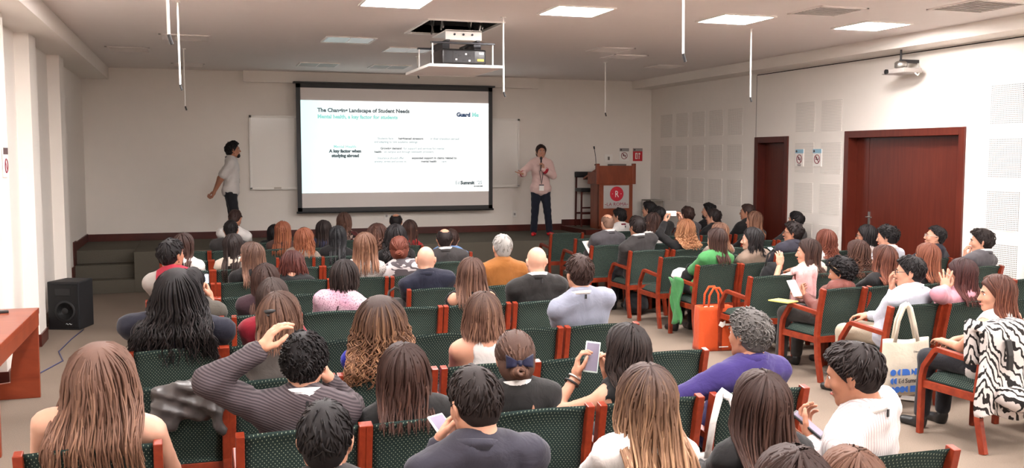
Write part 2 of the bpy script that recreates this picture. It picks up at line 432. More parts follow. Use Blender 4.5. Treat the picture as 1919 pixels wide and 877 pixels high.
def hair(style, hc, Rh, Np, hipy, sd, n=130, L_=.30, amp=.004, freq=9., vol=.0, flare=.1, r0=.0066, thick=.013, m=3, rec=0.0, front=False, side=0.0, dens=1.0):
    """returns V, Q, attr in the person's frame.  style: short, ring, long, pony, bun, curls"""
    g = np.random.default_rng(sd)
    parts = []; attrs = []
    ztop = hc[2]+.12; tot = .22+L_
    zn = Np[2]
    def yb(z):
        t = np.clip((zn+.02-z)/.5, 0, 1.2); sp = Np[1]+(hipy-Np[1])*t
        return sp-(.07+.075*np.clip((zn-z)/.10, 0, 1))
    def toworld(p): return hc+p@Rh.T
    # --- cap
    infl = thick+vol*.5
    short = style in ('short', 'ring', 'curls')
    def cutface(X, Y, Z): return (Y+rec-(.026+.66*Z if short else .034+.60*Z))*.83
    def nape(X, Y, Z): return -(Z+(.085 if style != 'ring' else .08))+0*X+0*Y
    cuts = [cutface]
    if short: cuts.append(nape)
    if style == 'ring': cuts.append(lambda X, Y, Z: np.where(Z > .02, .045*(1-np.sqrt((X/.058)**2+((Y-.005)/.108)**2)), -.05+0*X+0*Y))
    gi = infl*.55 if short else infl
    capP = [ell(SC, SR+np.array((gi, infl if not short else infl*.8, infl)))]
    if not short: capP.append(ell((0, -.045, -.045), (.072+gi, .062, .075), k=.03))
    else: capP.append(ell((0, -.05, -.04), (.060, .045, .055), k=.03))
    V, Q = sdf(capP, .0095, cuts=cuts)
    W = toworld(V)
    be = np.arctan2(V[:, 0], V[:, 1]+.05)
    at = np.stack([np.clip((ztop-W[:, 2])/tot, 0, 1)*(.8 if not short else .3), np.mod(be*7.3, 1)*.6, be*9], 1)
    parts.append((W, Q)); attrs.append(at)
    def add(P, R, al, rd):
        nn, K, _ = P.shape
        v, q = tubes(P, R, m); parts.append((v, q))
        a = np.zeros((nn, K, m, 3)); a[..., 0] = al[..., None] if al.ndim == 2 else al; a[..., 1] = rd[:, None, None]; a[..., 2] = np.arange(m)[None, None, :]*.3+rd[:, None, None]*50
        attrs.append(a.reshape(-1, 3))
    def amax(b): c = np.cos(b); return np.where(c > 0, 1.72-.42*c, 1.72-.53*c)
    n = int(n*dens*(1.4 if style == 'long' else 1))
    if short:
        K = 8 if style != 'curls' else 12
        be = g.uniform(-PI, PI, n); lim = amax(be)
        lo = 1.02 if style == 'ring' else 0.02
        a0 = lo+(lim-.12-lo)*np.sqrt(g.uniform(0, 1, n))
        a1 = np.minimum(a0+g.uniform(.25, .6, n), lim+.03)
        s = np.linspace(0, 1, K)[None]
        al = a0[:, None]+(a1-a0)[:, None]*s
        bb = be[:, None]+(g.normal(0, .18, n)[:, None]+side*.5)*s
        sidef = np.abs(np.sin(be))[:, None]
        off = gi*.7+(infl-gi)*(1-sidef)*.9+(.004+vol*g.uniform(.2, 1, n)[:, None])*np.sin(s*2.6)
        P = scalp(al, bb, off)
        if style == 'curls':
            ph = g.uniform(0, 2*PI, n)[:, None]; c = amp
            P = P+np.stack([c*np.sin(s*11+ph), c*np.cos(s*9+ph*1.7), c*np.cos(s*11+ph)], -1)
        rr = r0*g.uniform(.7, 1.2, n)[:, None]*np.sqrt(np.clip(1.02-s, 0, 1))
        add(toworld(P), rr, np.broadcast_to(s*.3, (n, K)), g.uniform(0, 1, n))
    elif style == 'long':
        K1, K2 = 6, (9 if amp < .011 else 22)
        be = g.uniform(-PI, PI, n); bend = np.where(np.abs(be) < 1.35, np.sign(be)*1.35+.2*be, be)
        if not front: pass
        a0 = .02+.75*g.uniform(0, 1, n)**1.6; a0 = np.minimum(a0, amax(be)-.15)
        a1 = np.full(n, 1.70)+g.uniform(-.1, .12, n)
        s = np.linspace(0, 1, K1)[None]
        lay = g.uniform(0, 1, n)[:, None]
        off = thick+.001+lay*.006+vol*s*lay
        P1 = toworld(scalp(a0[:, None]+(a1-a0)[:, None]*s, be[:, None]+(bend-be)[:, None]*sstep(s), off))
        e = P1[:, -1]
        u = np.linspace(0, 1, K2+1)[None, 1:]
        Li = (L_+ .05)*g.uniform(.80, 1.05, n)[:, None]
        z = e[:, 2:3]-Li*u
        dx = e[:, 0:1]-hc[0]
        neck = sstep((hc[2]-.04-z)/.10)
        x = hc[0]+dx*(1+flare*u-.10*neck*(flare < .2))
        wgt = sstep((zn+.07-z)/.13)
        ytar = np.minimum(e[:, 1:2], yb(z)-lay*.03-vol*.4*lay)
        y = e[:, 1:2]*(1-wgt)+ytar*wgt
        P2 = np.stack([x+0*u, y+0*u, z], -1)
        P = np.concatenate([P1, P2], 1); K = K1+K2
        arc = np.linspace(0, 1, K)[None]
        ph = g.uniform(0, 2*PI, n)[:, None]; fq = freq*g.uniform(.8, 1.2, n)[:, None]
        am = amp*sstep((arc-.12)/.35)*g.uniform(.6, 1.3, n)[:, None]
        P = P+np.stack([am*np.sin(arc*fq+ph), .8*am*np.cos(arc*fq+ph*1.3), 0*arc+0*ph], -1)
        rr = r0*g.uniform(.55, 1.3, n)[:, None]*(1-.72*arc**3)
        rr[:, -1] *= .25
        alo = np.clip((ztop-P[..., 2])/tot, 0, 1)
        add(P, rr, alo, g.uniform(0, 1, n))
        # inner mass so that no light shows through
        zc = hc[2]-.06; ze = hc[2]-.02-L_*.62
        C = []
        for t in np.linspace(0, 1, 5):
            zz = zc+(ze-zc)*t; yy = hc[1]-.055 if zz > zn+.06 else float(yb(zz))+.034
            wd = (.070+vol*.6)*(1+flare*t*.8)
            C.append(ell((hc[0], yy, zz), (wd*.92, .024+vol*.4, abs(zc-ze)/4*.9+.03), k=.03))
        V, Q = sdf(C, .014)
        parts.append((V, Q)); bq = (V[:, 0]-hc[0])*60
        attrs.append(np.stack([np.clip((ztop-V[:, 2])/tot, 0, 1), np.mod(bq*.37, 1)*.6, bq], 1))
    elif style in ('pony', 'bun'):
        K = 12
        tie = np.array((0, -.112, -.005 if style == 'pony' else -.055)); td = unit((tie-SC)/SR)
        be = g.uniform(-PI, PI, n); a = amax(be)*g.uniform(.55, 1.0, n)
        d0 = np.stack([np.sin(a)*np.sin(be), np.sin(a)*np.cos(be), np.cos(a)], -1)@TILT.T
        s = np.linspace(0, 1, K)[None, :, None]
        d = d0[:, None]*(1-s)+td*s; d /= np.linalg.norm(d, axis=2, keepdims=True)
        P = SC+d*(SR+thick*.8+.004*np.sin(s*PI))
        add(toworld(P), r0*g.uniform(.7, 1.1, n)[:, None]*np.ones((1, K)), np.broadcast_to(np.linspace(0, .35, K)[None], (n, K)), g.uniform(0, 1, n))
        T = toworld(tie)
        if style == 'pony':
            n2 = 46; K = 14; u = np.linspace(0, 1, K)[None]
            ang = g.uniform(0, 2*PI, n2)[:, None]; rad = np.sqrt(g.uniform(0, 1, n2))[:, None]*(.016+.018*np.sin(u*2.6))
            x = T[0]+rad*np.cos(ang)*1.5+side*u; z = T[2]-L_*g.uniform(.85, 1.05, n2)[:, None]*u**1.15
            y0 = T[1]-.03*np.sin(np.clip(u*4, 0, PI/1.6)); wgt = sstep((zn+.08-z)/.14)
            y = y0*(1-wgt)+np.minimum(y0, yb(z)-.012)*wgt+rad*np.sin(ang)*.6
            ph = g.uniform(0, 6, n2)[:, None]
            P = np.stack([x+amp*u*np.sin(u*freq+ph), y+amp*u*np.cos(u*freq+ph), z], -1)
            rr = np.full((n2, K), .009)*(1-.6*u**3)
            add(P, rr, np.broadcast_to(.3+.7*u, (n2, K)), g.uniform(0, 1, n2))
        else:
            n2 = 26; K = 18; u = np.linspace(0, 1, K)[None]*2*PI*.9
            ph = g.uniform(0, 2*PI, n2)[:, None]; R_ = g.uniform(.010, .034, n2)[:, None]; q = g.uniform(-1, 1, n2)[:, None]
            P = np.stack([R_*1.25*np.cos(u+ph), -.012-.022*(1-(R_/.034)**2)+.008*q*np.sin(u*2), R_*np.sin(u+ph)*.95], -1)
            P = T+P@Rh.T; P[..., 2] -= .008
            add(P, np.full((n2, K), .0085), np.full((n2, K), .5), g.uniform(0, 1, n2))
    V, Q = merge(parts)
    return V, Q, np.concatenate(attrs)

# ------------------------------------------------------------------ people: bodies
SKIN = {'light': srgb(188, 141, 117), 'tan': srgb(166, 118, 94), 'brown': srgb(150, 102, 80), 'pale': srgb(196, 154, 132)}
_legs = {}
def legs_mesh(kind):
    if kind in _legs: return _legs[kind]
    if kind == 'seated':
        T = [ell((0, 0, .545), (.175, .13, .10), k=.05)]; B = []; 
        for s in (-1, 1):
            T += [cone((s*.085, .0, .545), (s*.11, .40, .53), .088, .068, .05), cone((s*.11, .40, .53), (s*.115, .43, .12), .066, .056, .03)]
        me = arr_mesh('trousers', *sdf(T, .022))
        S = [cone((0, .0, .07), (0, .01, .035), .042, .042, .02), cone((0, .02, .035), (0, .15, .03), .038, .034, .03)]
        sh = arr_mesh('shoe', *sdf(S, .012, cuts=[lambda X, Y, Z: -Z+0*X+0*Y]))
        sp = [((-.115, .43, 0), 4), ((.115, .43, 0), -4)]
    _legs[kind] = (me, sh, sp); return _legs[kind]
def ring_band(c, axis, r, h, th, tilt=0, ry=1.1, nseg=28):
    """a fabric band around the neck"""
    b = MB(); pr = [(r-th, 0), (r+.006, 0), (r+.002, h), (r-th-.002, h)]
    z = Vector(axis).normalized(); x = Vector((1, 0, 0)); y = z.cross(x).normalized(); x = y.cross(z)
    vs = []; n = nseg
    for rr, zz in pr:
        for j in range(n):
            q = 2*PI*j/n; dz = zz-tilt*math.sin(q)*r
            vs.append(Vector(c)+x*rr*math.cos(q)+y*rr*ry*math.sin(q)+z*dz)
    fs = [(i*n+j, i*n+(j+1) % n, ((i+1) % 4)*n+(j+1) % n, ((i+1) % 4)*n+j) for i in range(4) for j in range(n)]
    return b.add(vs, fs)

def ball(name, r_):
    if name not in _legs:
        me = bpy.data.meshes.new(name); bm = bmesh.new(); bmesh.ops.create_uvsphere(bm, u_segments=10, v_segments=8, radius=r_); bm.to_mesh(me); bm.free()
        me.polygons.foreach_set('use_smooth', [True]*len(me.polygons)); _legs[name] = me
    return _legs[name]
PEOPLE = []; WHO = []; PD = []
def person(who, label, hc, hip, yaw=0, head=(0, 0, 0), sex='m', skin='light', hairs=None, hcol=None, top=None, arms=(None, None),
           build=1.0, sw=None, far=False, legs='seated', trous=None, shoes=None, collar=None, lanyard=None, beard=None, face=False, glasses=None, hs=1.0, z0=0.0, coatc=None):
    """hc head centre in the world, hip (x, y) on the floor plan, yaw of the body, head = (yaw, pitch, roll) of the head in the world"""
    sd = len(PEOPLE)*13+5; g = np.random.default_rng(sd)
    root = empty('person', (hip[0], hip[1], z0), math.radians(yaw), label, 'person')
    PEOPLE.append(root)
    Rb = rotm(yaw).T
    def loc(p): return Rb@(np.asarray(p, float)-np.array((hip[0], hip[1], z0)))
    hc = loc(hc); Rh = rotm(head[0]-yaw, head[1], head[2])
    female = sex == 'f'
    if sw is None: sw = .162 if female else .186
    sw *= (.6+.4*build)
    b = build
    stand = legs != 'seated'
    Np = hc+np.array((0, -.03, -.142))*hs+.35*(Rh@np.array((0, 0, 0)))
    Np = Np+np.array((0, -.02*max(0, -head[1]/20), .0))
    P0 = np.array((0, 0, .545 if not stand else .95))
    if stand: P0[:2] = legs['hip'][:2]; P0[2] = legs['hip'][2]
    Ls = np.linalg.norm(Np-P0); dz = (Np-P0)/Ls
    xr = np.array((1., 0, 0)); xr = unit(xr-dz*(xr@dz)); yr = np.cross(dz, xr); M = np.stack([xr, yr, dz], 1).astype(np.float32)
    def sp(t, x=0, y=0): return P0+dz*Ls*t+xr*x+yr*y
    wf = .90 if female else 1.0
    torso = [ell(P0, (.172*b, .128*b, .12), M, .05), ell(sp(.32, 0, .012), (.150*b*wf, .112*b, .17), M, .05),
             ell(sp(.66, 0, .005), (.165*b*wf, .112*(.5+.5*b), .175), M, .05),
             cone(sp(.925, 0, -.005), sp(.865, -(sw-.03), -.005), .062, .054, .05), cone(sp(.925, 0, -.005), sp(.865, sw-.03, -.005), .062, .054, .05)]
    if female: torso += [ell(sp(.62, -.07, .085), (.062, .058, .062), M, .03), ell(sp(.62, .07, .085), (.062, .058, .062), M, .03)]
    sh = []
    nk = hc+Rh@np.array((0, -.022, -.05))
    traps = [cone(sp(.99, 0, -.01), sp(.90, s*(sw-.05), -.01), .048 if female else .056, .042, .05) for s in (-1, 1)]
    neck = [cone(sp(.93, 0, 0), nk, .050 if female else .060, .044 if female else .052, .03)]
    A_ = []; H_ = []; slv = []
    for s, spec in zip((-1, 1), arms):
        S = sp(.845, s*(sw-.006), -.005); l1 = .285*hs if not female else .262*hs; l2 = .25*hs if not female else .232*hs
        spec = spec or {}
        if 'w' in spec: W = loc(spec['w'])
        elif 'l' in spec: W = np.array(spec['l'], float)
        else: W = np.array((s*.075, .30, .665)) if not stand else S+np.array((s*.06, .06, -.5))
        hint = np.array(spec.get('hint', (s*.38, -.5, -.8)), float)
        E, W = ik(S, W, l1, l2, hint)
        ra = (.050 if not female else .043)*(.5+.5*b)
        A_ += [cone(S, E, ra, ra*.80, .03), cone(E, W, ra*.80, .026, .02)]
        slv.append((S, E, W, ra))
        fw = W-E
        palm = np.array(spec.get('palm', (0, 0, -1)), float); fd = np.array(spec['f'], float) if 'f' in spec else fw
        hh = .0054 if spec.get('pose') and not far else .011
        H_.append(place_hand(W, fd, palm, s > 0, spec.get('pose', 'relax'), hh, .95 if female else 1.03))
    hb = .023 if far else .019; bare = (top[2] if len(top) > 2 else {}).get('sl', 2) < 2; hbb = .019 if bare and not far else .027
    legp = []
    if stand:
        for hp, kn, an in legs['legs']: legp += [cone(hp, kn, .085*b, .058, .05), cone(kn, an, .056, .036, .03)]
    else:
        for s in (-1, 1): legp += [cone((s*.085, 0, .545), (s*.11, .40, .525), .078, .055, .05), cone((s*.11, .40, .525), (s*.115, .43, .10), .052, .036, .03)]
    Vb, Qb = sdf(torso+traps+neck+A_+legp, hbb)
    ht = head_tmpl(sex, .013 if far else (.0078 if face or hip[1] < 7 else .0098))
    body = merge([(Vb, Qb), (hc+(ht[0]*hs)@Rh.T, ht[1])]+H_)
    sm = skin_mat('skin_'+skin, SKIN[skin])
    link('body', arr_mesh('body', *body), sm, root)
    # --- clothes
    kind, cm = top[0], top[1]; o = top[2] if len(top) > 2 else {}
    gr = o.get('g', {'shirt': .011, 'jacket': .015, 'knit': .016, 'tank': .008}[kind])
    sl = o.get('sl', 2)
    cp = [grow(p, gr) for p in torso]+([grow(p, gr*.8) for p in traps] if kind != 'tank' else [])
    for S, E, W, ra in slv:
        if sl >= 2:
            cp += [cone(S, E, ra+gr+.004, ra*.82+gr+.006, .03), cone(E, E+(W-E)*.94, ra*.82+gr+.006, .030+gr, .02)]
        elif sl >= 1: cp += [cone(S, S+(E-S)*.75, ra+gr+.006, ra*.9+gr+.012, .03)]
        elif sl == .5: cp += [cone(S, S+(E-S)*.3, ra+gr+.008, ra+gr+.012, .03)]
    if kind == 'jacket' and o.get('pad', True):
        for S, E, W, ra in slv: cp.append(ell(S+np.array((0, 0, .008)), (.056*b, .054, .040), None, .04))
    if o.get('hood'): cp += [ell(sp(.97, 0, -.085), (.105, .055, .065), M, .03), cone(sp(1.0, -.08, 0), sp(1.0, .08, -.0), .035, .035, .03)]
    if o.get('ruffle'):
        for S, E, W, ra in slv: cp += [ell(S+np.array((0, 0, .0)), (.065, .06, .055), None, .02)]
    ph = g.uniform(0, 6, 9)
    am = .0035 if kind != 'tank' else .0012
    def folds(X, Y, Z):
        n1 = np.sin(X*31+Z*44+Y*17+ph[0])*np.sin(Z*23-X*37+ph[1])
        n2 = np.sin(X*62-Z*71+Y*40+ph[2]+1.5*np.sin(Z*19+ph[3]))
        return am*n1+am*.7*n2
    cuts = []
    if 'neck' in o:      # lower neckline at the back
        cz = sp(1.0-o['neck']); cuts.append(lambda X, Y, Z: (o.get('nr', .09)-np.sqrt((X-Np[0])**2+((Y-Np[1]))**2+(Z-Np[2]-.02)**2)))
    if sl == 0 and not o.get('cut'):
        for S, E, W, ra in slv: cuts.append(lambda X, Y, Z, S=S: (.072-np.sqrt((X-S[0])**2+(Y-S[1])**2+.6*(Z-S[2]+.01)**2)))
    if o.get('cut') == 'tube': zc = sp(.60)[2]; cuts.append(lambda X, Y, Z: Z-zc+2.2*(X*X)-.02+0*Y)
    if o.get('cut') == 'racer':
        for S, E, W, ra in slv: cuts.append(lambda X, Y, Z, S=S: (.118-np.sqrt((X-S[0]*1.08)**2+(Y-S[1])**2+.75*(Z-S[2]+.03)**2)))
    if o.get('cut') == 'offsh':
        for S, E, W, ra in slv: cuts.append(lambda X, Y, Z, S=S: (.05-np.sqrt((X-S[0]*1.05)**2+(Y-S[1]+.04)**2+(Z-S[2]-.015)**2)))
    name = o.get('name', {'shirt': 'shirt', 'jacket': 'jacket', 'knit': 'sweater', 'tank': 'top'}[kind])
    V, Q = sdf(cp, hb, cuts=cuts, noise_fn=folds)
    cv = V
    top_o = link(name, arr_mesh(name, V, Q), cm, root)
    ax = unit(nk-sp(.95)); nb = sp(.975, 0, -.004)
    rn = (.058 if female else .066)*(.8+.2*b)
    if kind == 'jacket' and o.get('lapel', True):
        ring_band(sp(.972, 0, -.002), ax, rn+.020, .036, .008, .24, 1.05).obj('jacket_collar', cm, root, smooth=True)
    if collar:
        ring_band(sp(.975, 0, -.002), ax, rn+.012, .060 if kind == 'jacket' else .050, .006, .22, 1.05).obj('shirt_collar', collar, root, smooth=True)
    if lanyard:
        lo_ = ring_band(sp(.975, 0, -.002), ax, rn+.017, .024, .004, .28, 1.05).obj('lanyard', lanyard, root, smooth=True)
        tb = sp(.975, .012, -.002)-yr*(rn*1.05+.024)+dz*.034
        MB().box(tb, (.014, .006, .030)).obj('lanyard_tab', plain('tab_black', (.01, .01, .012), .5), lo_)
    if o.get('straps'):
        for s in (-1, 1):
            pts = [sp(.55, s*.085, -.135*b-.004), sp(.75, s*.088, -.128), sp(.90, s*.092, -.092), sp(.955, s*.098, -.035), sp(.955, s*.10, .02), sp(.85, s*.10, .09)]
            MB().bar([tuple(p) for p in pts], .012, .005).obj('strap', o['straps'], top_o)
    # --- legs
    tm = trous or cloth('trouser_dark', (.016, .016, .02)); smt = shoes or plain('shoe_black', (.012, .012, .012), .4)
    if not stand:
        me, shm, spos = legs_mesh('seated')
        t = bpy.data.objects.new('trousers', me); COL.objects.link(t); t.parent = root
        if not me.materials: me.materials.append(None)
        t.material_slots[0].link = 'OBJECT'; t.material_slots[0].material = tm
        for p, a in spos:
            q = bpy.data.objects.new('shoe', shm); COL.objects.link(q); q.parent = root; q.location = p; q.rotation_euler = (0, 0, math.radians(a))
            if not shm.materials: shm.materials.append(None)
            q.material_slots[0].link = 'OBJECT'; q.material_slots[0].material = smt
    else:
        lp = [ell(P0, (.165*b, .122*b, .11), M, .05)]
        for hp, kn, an in legs['legs']: lp += [cone(hp, kn, .094*b, .066, .05), cone(kn, an, .064, legs.get('hem', .052), .03)]
        V, Q = sdf(lp, .014, noise_fn=lambda X, Y, Z: .002*np.sin(Z*60+X*20)); link('trousers', arr_mesh('trousers', V, Q), tm, root)
        for (hp, kn, an), fa in zip(legs['legs'], legs['feet']):
            S = [cone((0, 0, .07), (0, .0, .04), .038, .042, .02), cone((0, -.02, .035), (0, .14, .03), .036, .030, .03)]
            V, Q = sdf(S, .009, cuts=[lambda X, Y, Z: -Z+0*X+0*Y])
            q = link('shoe', arr_mesh('shoe', V, Q), smt, root); q.location = (an[0], an[1], 0); q.rotation_euler = (0, 0, math.radians(fa))
    # --- hair, face
    if hairs:
        hd = dict(hairs); st = hd.pop('st')
        if far: hd['dens'] = .38; hd['r0'] = hd.get('r0', .0066)*1.5
        if not far and hip[1] > 7.0: hd['dens'] = .58; hd['r0'] = hd.get('r0', .0066)*1.25
        V, Q, at = hair(st, hc, Rh*hs, Np, P0[1], sd, **hd)
        link('hair', arr_mesh('hair', V, Q, attr=at), hcol, root)
    def hp_(p): return tuple(hc+Rh@(np.array(p)*hs))
    if True:
        for s in (-1, 1):
            eo = link('eye', ball('eye', .0108), plain('eye_white', (.55, .52, .5), .25), root); eo.location = hp_((s*.031, .0765, .006))
            io = link('iris', ball('iris', .0058), plain('iris_brown', (.03, .015, .008), .2), eo); io.location = tuple(Rh@np.array((0, .0066, 0))*hs)
            MB().tube([hp_((s*.014, .0935, .023)), hp_((s*.030, .0935, .030)), hp_((s*.047, .084, .024))], [.003, .0038, .002], 6).obj('eyebrow', plain('brow_dark', (.02, .013, .01), .8), root, smooth=True)
        MB().tube([hp_((-.021, .089, -.0645)), hp_((-.008, .0985, -.0625)), hp_((.0, .0995, -.063)), hp_((.008, .0985, -.0625)), hp_((.021, .089, -.0645))], [.0015, .0052, .0055, .0052, .0015], 6).obj('lips', plain('lips_rose', srgb(176, 92, 84), .4), root, smooth=True)
    if beard:
        Bp = [grow(p, .003) for p in (cone((-.050, .002, -.058), (-.014, .070, -.100), .021, .018), cone((.050, .002, -.058), (.014, .070, -.100), .021, .018), ell((0, .070, -.085), (.034, .026, .032)))]
        V, Q = sdf(Bp, .007, cuts=[lambda X, Y, Z: (.018-np.sqrt((X*.7)**2+(Y-.10)**2+(Z+.063)**2*2)), lambda X, Y, Z: (Z+.036+abs(X)*.0)+0*X+0*Y])
        link('beard', arr_mesh('beard', hc+(V*hs)@Rh.T, Q), beard, root)
    if glasses:
        gb = MB()
        for s in (-1, 1):
            gb.tube([hp_((s*.032+.024*math.cos(q), .104, .004+.018*math.sin(q))) for q in np.linspace(0, 2*PI, 17)], .0022, 5, caps=False)
            gb.tube([hp_((s*.056, .103, .010)), hp_((s*.078, .06, .012)), hp_((s*.086, .0, .010)), hp_((s*.082, -.02, -.005))], .0024, 5)
        gb.tube([hp_((-.009, .106, .008)), hp_((.009, .106, .008))], .002, 5)
        gb.obj('glasses', glasses, root, smooth=True)
    WHO.append((who, hip, yaw))
    PD.append((root, dict(hc=hc, Rh=Rh, Np=Np, sp=sp, slv=slv, loc=loc, hp=hp_, cv=cv)))
    return root, dict(hc=hc, Rh=Rh, Np=Np, sp=sp, slv=slv, loc=loc, hp=hp_)

# ------------------------------------------------------------------ setting
XL, XR, YB, YR, ZC = -1.76, 8.5, 17.2, -3.2, 3.46
M_wall = plain('wall_paint', srgb(236, 229, 221), .75, nz=.02, nscale=6, bumpk=.03)
M_ceil = plain('ceiling_paint', srgb(236, 228, 223), .85, nz=.02, nscale=8)
M_white = plain('white_enamel', srgb(240, 236, 230), .4)
M_black = plain('black_plastic', (.012, .012, .013), .45)
M_metal = plain('brushed_metal', (.55, .54, .52), .35, 1)
M_dkmet = plain('dark_metal', (.05, .05, .055), .4, .7)
M_trim = wood('mahogany_trim', srgb(62, 20, 14), srgb(88, 32, 22), (2, 2, 2))
M_door = wood('mahogany_door', srgb(78, 28, 19), srgb(94, 38, 26), (1.2, 14, 1.2), .3)
M_chairwood = wood('chair_wood', srgb(110, 36, 21), srgb(142, 56, 32), (9, 9, 9), .3)
M_desk = wood('desk_wood', srgb(124, 50, 29), srgb(148, 68, 41), (1.5, 5, 5), .3)
M_pod = wood('podium_wood', srgb(118, 53, 30), srgb(142, 70, 42), (5, 5, 2), .35)
def carpet(name, a, b_):
    m, nt, b = _new(name); v = coords(nt)
    f = noise(nt, v, 120, 3, .7); g = noise(nt, v, 1.3, 4)
    c = mixc(nt, f, a, b_); c2 = mixc(nt, mathn(nt, 'MULTIPLY', g, .45), c, tuple(k*.7 for k in a))
    L(nt, c2, b.inputs['Base Color']); setin(b, Roughness=.95, Specular_IOR_Level=.1); bump(nt, b, f, .5, .01); return m
M_carpet = carpet('beige_carpet', srgb(112, 99, 88), srgb(148, 133, 119))
M_stage = carpet('stage_carpet', srgb(86, 81, 72), srgb(112, 106, 95))

struct(MB().bx(XL-.2, XR+.4, YR-.2, YB+.2, -.1, 0).obj('floor', M_carpet))
# ceiling with the opening of the projector lift
OX0, OX1, OY0, OY1 = 2.38, 3.20, 10.1, 11.3
c_ = MB()
for x0, x1, y0, y1 in ((XL-.2, OX0, YR-.2, YB+.2), (OX1, XR+.4, YR-.2, YB+.2), (OX0, OX1, YR-.2, OY0), (OX0, OX1, OY1, YB+.2)): c_.bx(x0, x1, y0, y1, ZC, ZC+.1)
struct(c_.obj('ceiling', M_ceil))
struct(MB().bx(XL-.2, XR+.4, YB, YB+.2, 0, ZC).obj('wall_back', M_wall))
struct(MB().bx(XL-.2, XR+.4, YR-.2, YR, 0, ZC).obj('wall_rear', M_wall))
wl = struct(MB().bx(XL-.2, XL, YR, YB, 0, ZC).obj('wall_left', M_wall))
for y0 in (3.0, 5.1, 7.15, 9.22, 11.07, 13.36):
    MB().bx(XL, -1.62, y0, y0+.45, 0, 3.27).obj('pilaster', M_wall, wl)
struct(MB().bx(XL, -1.35, YR, YB, 3.27, ZC).obj('trim_1', M_wall)); struct(MB().bx(8.08, XR, YR, YB, 3.31, ZC).obj('trim_2', M_wall))
# right wall with two door openings
D1 = (9.03, 11.2, 2.34); D2 = (12.56, 13.45, 2.30)
wr = MB()
wr.bx(XR, XR+.3, YR, D1[0], 0, ZC).bx(XR, XR+.3, D1[1], D2[0], 0, ZC).bx(XR, XR+.3, D2[1], YB, 0, ZC)
wr.bx(XR, XR+.3, D1[0], D1[1], D1[2], ZC).bx(XR, XR+.3, D2[0], D2[1], D2[2], ZC)
wro = struct(wr.obj('wall_right', M_wall))
MB().bx(8.494, XR+.01, YR, 13.45, 3.285, 3.297).obj('shadow_gap', plain('gap_dark', (.03, .025, .02), .9), wro)
MB().bx(8.497, XR+.01, 13.452, 13.458, 2.3, 3.28).obj('wall_joint', plain('gap_dark', (.03, .025, .02), .9), wro)
# perforated acoustic squares
def perf_mat(nm, hole, rad):
    m, nt, b = _new(nm); v = coords(nt); x = N(nt, 'ShaderNodeSeparateXYZ'); L(nt, v, x.inputs[0])
    P_ = 46.0
    da = mathn(nt, 'SUBTRACT', mathn(nt, 'FRACT', mathn(nt, 'MULTIPLY', x.outputs[1], P_)), .5); dc = mathn(nt, 'SUBTRACT', mathn(nt, 'FRACT', mathn(nt, 'MULTIPLY', x.outputs[2], P_)), .5)
    r = mathn(nt, 'ADD', mathn(nt, 'MULTIPLY', da, da), mathn(nt, 'MULTIPLY', dc, dc))
    L(nt, mixc(nt, mathn(nt, 'LESS_THAN', r, rad), srgb(232, 225, 217), hole), b.inputs['Base Color']); setin(b, Roughness=.8); return m
PMS = []
for nm, hole, rad in (('perforated_board', srgb(26, 24, 22), .075), ('finely_perforated_board', srgb(130, 124, 118), .035)):
    PM = MB().bx(-.006, .006, -.228, .228, -.22, .22).mesh('perforated_panel'); PM.materials.append(perf_mat(nm, hole, rad)); PMS.append(PM)
for yc in (8.45, 11.53, 12.15, 14.08, 14.70, 15.31, 15.92, 16.55, 7.85, 7.2):
    for zc in (2.58, 1.985, 1.40, .81):
        if zc < 1 and yc > 13: continue
        o = bpy.data.objects.new('perforated_panel', PMS[yc > 10]); COL.objects.link(o); o.parent = wro; o.location = (XR, yc, zc)
# doors
def door(n, D, leafs, hy, label):
    y0, y1, zt = D
    d = struct(empty('door_%d' % n, (XR, (y0+y1)/2, 0)))
    yc = (y0+y1)/2; w = y1-y0
    f = .085
    for nm, bb in (('door_jamb', (-.025, .16, -w/2-.01, -w/2+f, 0, zt+.01)), ('door_jamb', (-.025, .16, w/2-f, w/2+.01, 0, zt+.01)), ('door_head', (-.025, .16, -w/2+f, w/2-f, zt-f, zt+.01))):
        MB().bx(*bb).obj(nm, M_trim if n == 2 else M_door, d, .006)
    for a, b in leafs:
        lf = MB().bx(.12, .17, a-yc, b-yc, .005, zt-f).obj('door_leaf', M_door, d, .004)
    if hy:
        hn = MB().bx(.108, .122, hy-yc-.02, hy-yc+.02, 1.02, 1.26).tube([(.11, hy-yc, 1.19), (.06, hy-yc, 1.19), (.055, hy-yc-.12, 1.19)], .009, 8)
        hn.obj('door_handle', M_metal, lf, .002)
door(1, D1, [(10.86, 11.12), (9.11, 10.855)], 10.82, '')
door(2, D2, [(12.64, 13.37)], 12.72, '')
# baseboards
bl = MB(); prev = YR
for y0 in (3.0, 5.1, 7.15, 9.22, 11.07, 13.36):
    bl.bx(XL, XL+.015, prev, y0, 0, .13).bx(XL, -1.605, y0-.015, y0+.465, 0, .13); prev = y0+.465
bl.bx(XL, XL+.015, prev, 15.1, 0, .13)
bl.bx(XL, XL+.018, 15.08, 15.35, .13, .40).bx(XL, XL+.018, 15.3, 15.6, .4, .75).bx(XL, XL+.018, 15.6, YB, .6, .73)
struct(bl.obj('baseboard_left', M_trim))
struct(MB().bx(XR-.015, XR, YR, D1[0], 0, .12).bx(XR-.015, XR, D1[1], D2[0], 0, .12).bx(XR-.015, XR, D2[1], 15.1, 0, .12).obj('baseboard_right', M_trim))
struct(MB().bx(XL, 6.62, YB-.02, YB, .6, .72).bx(6.62, XR, YB-.02, YB, .68, .80).obj('baseboard_back', M_trim))
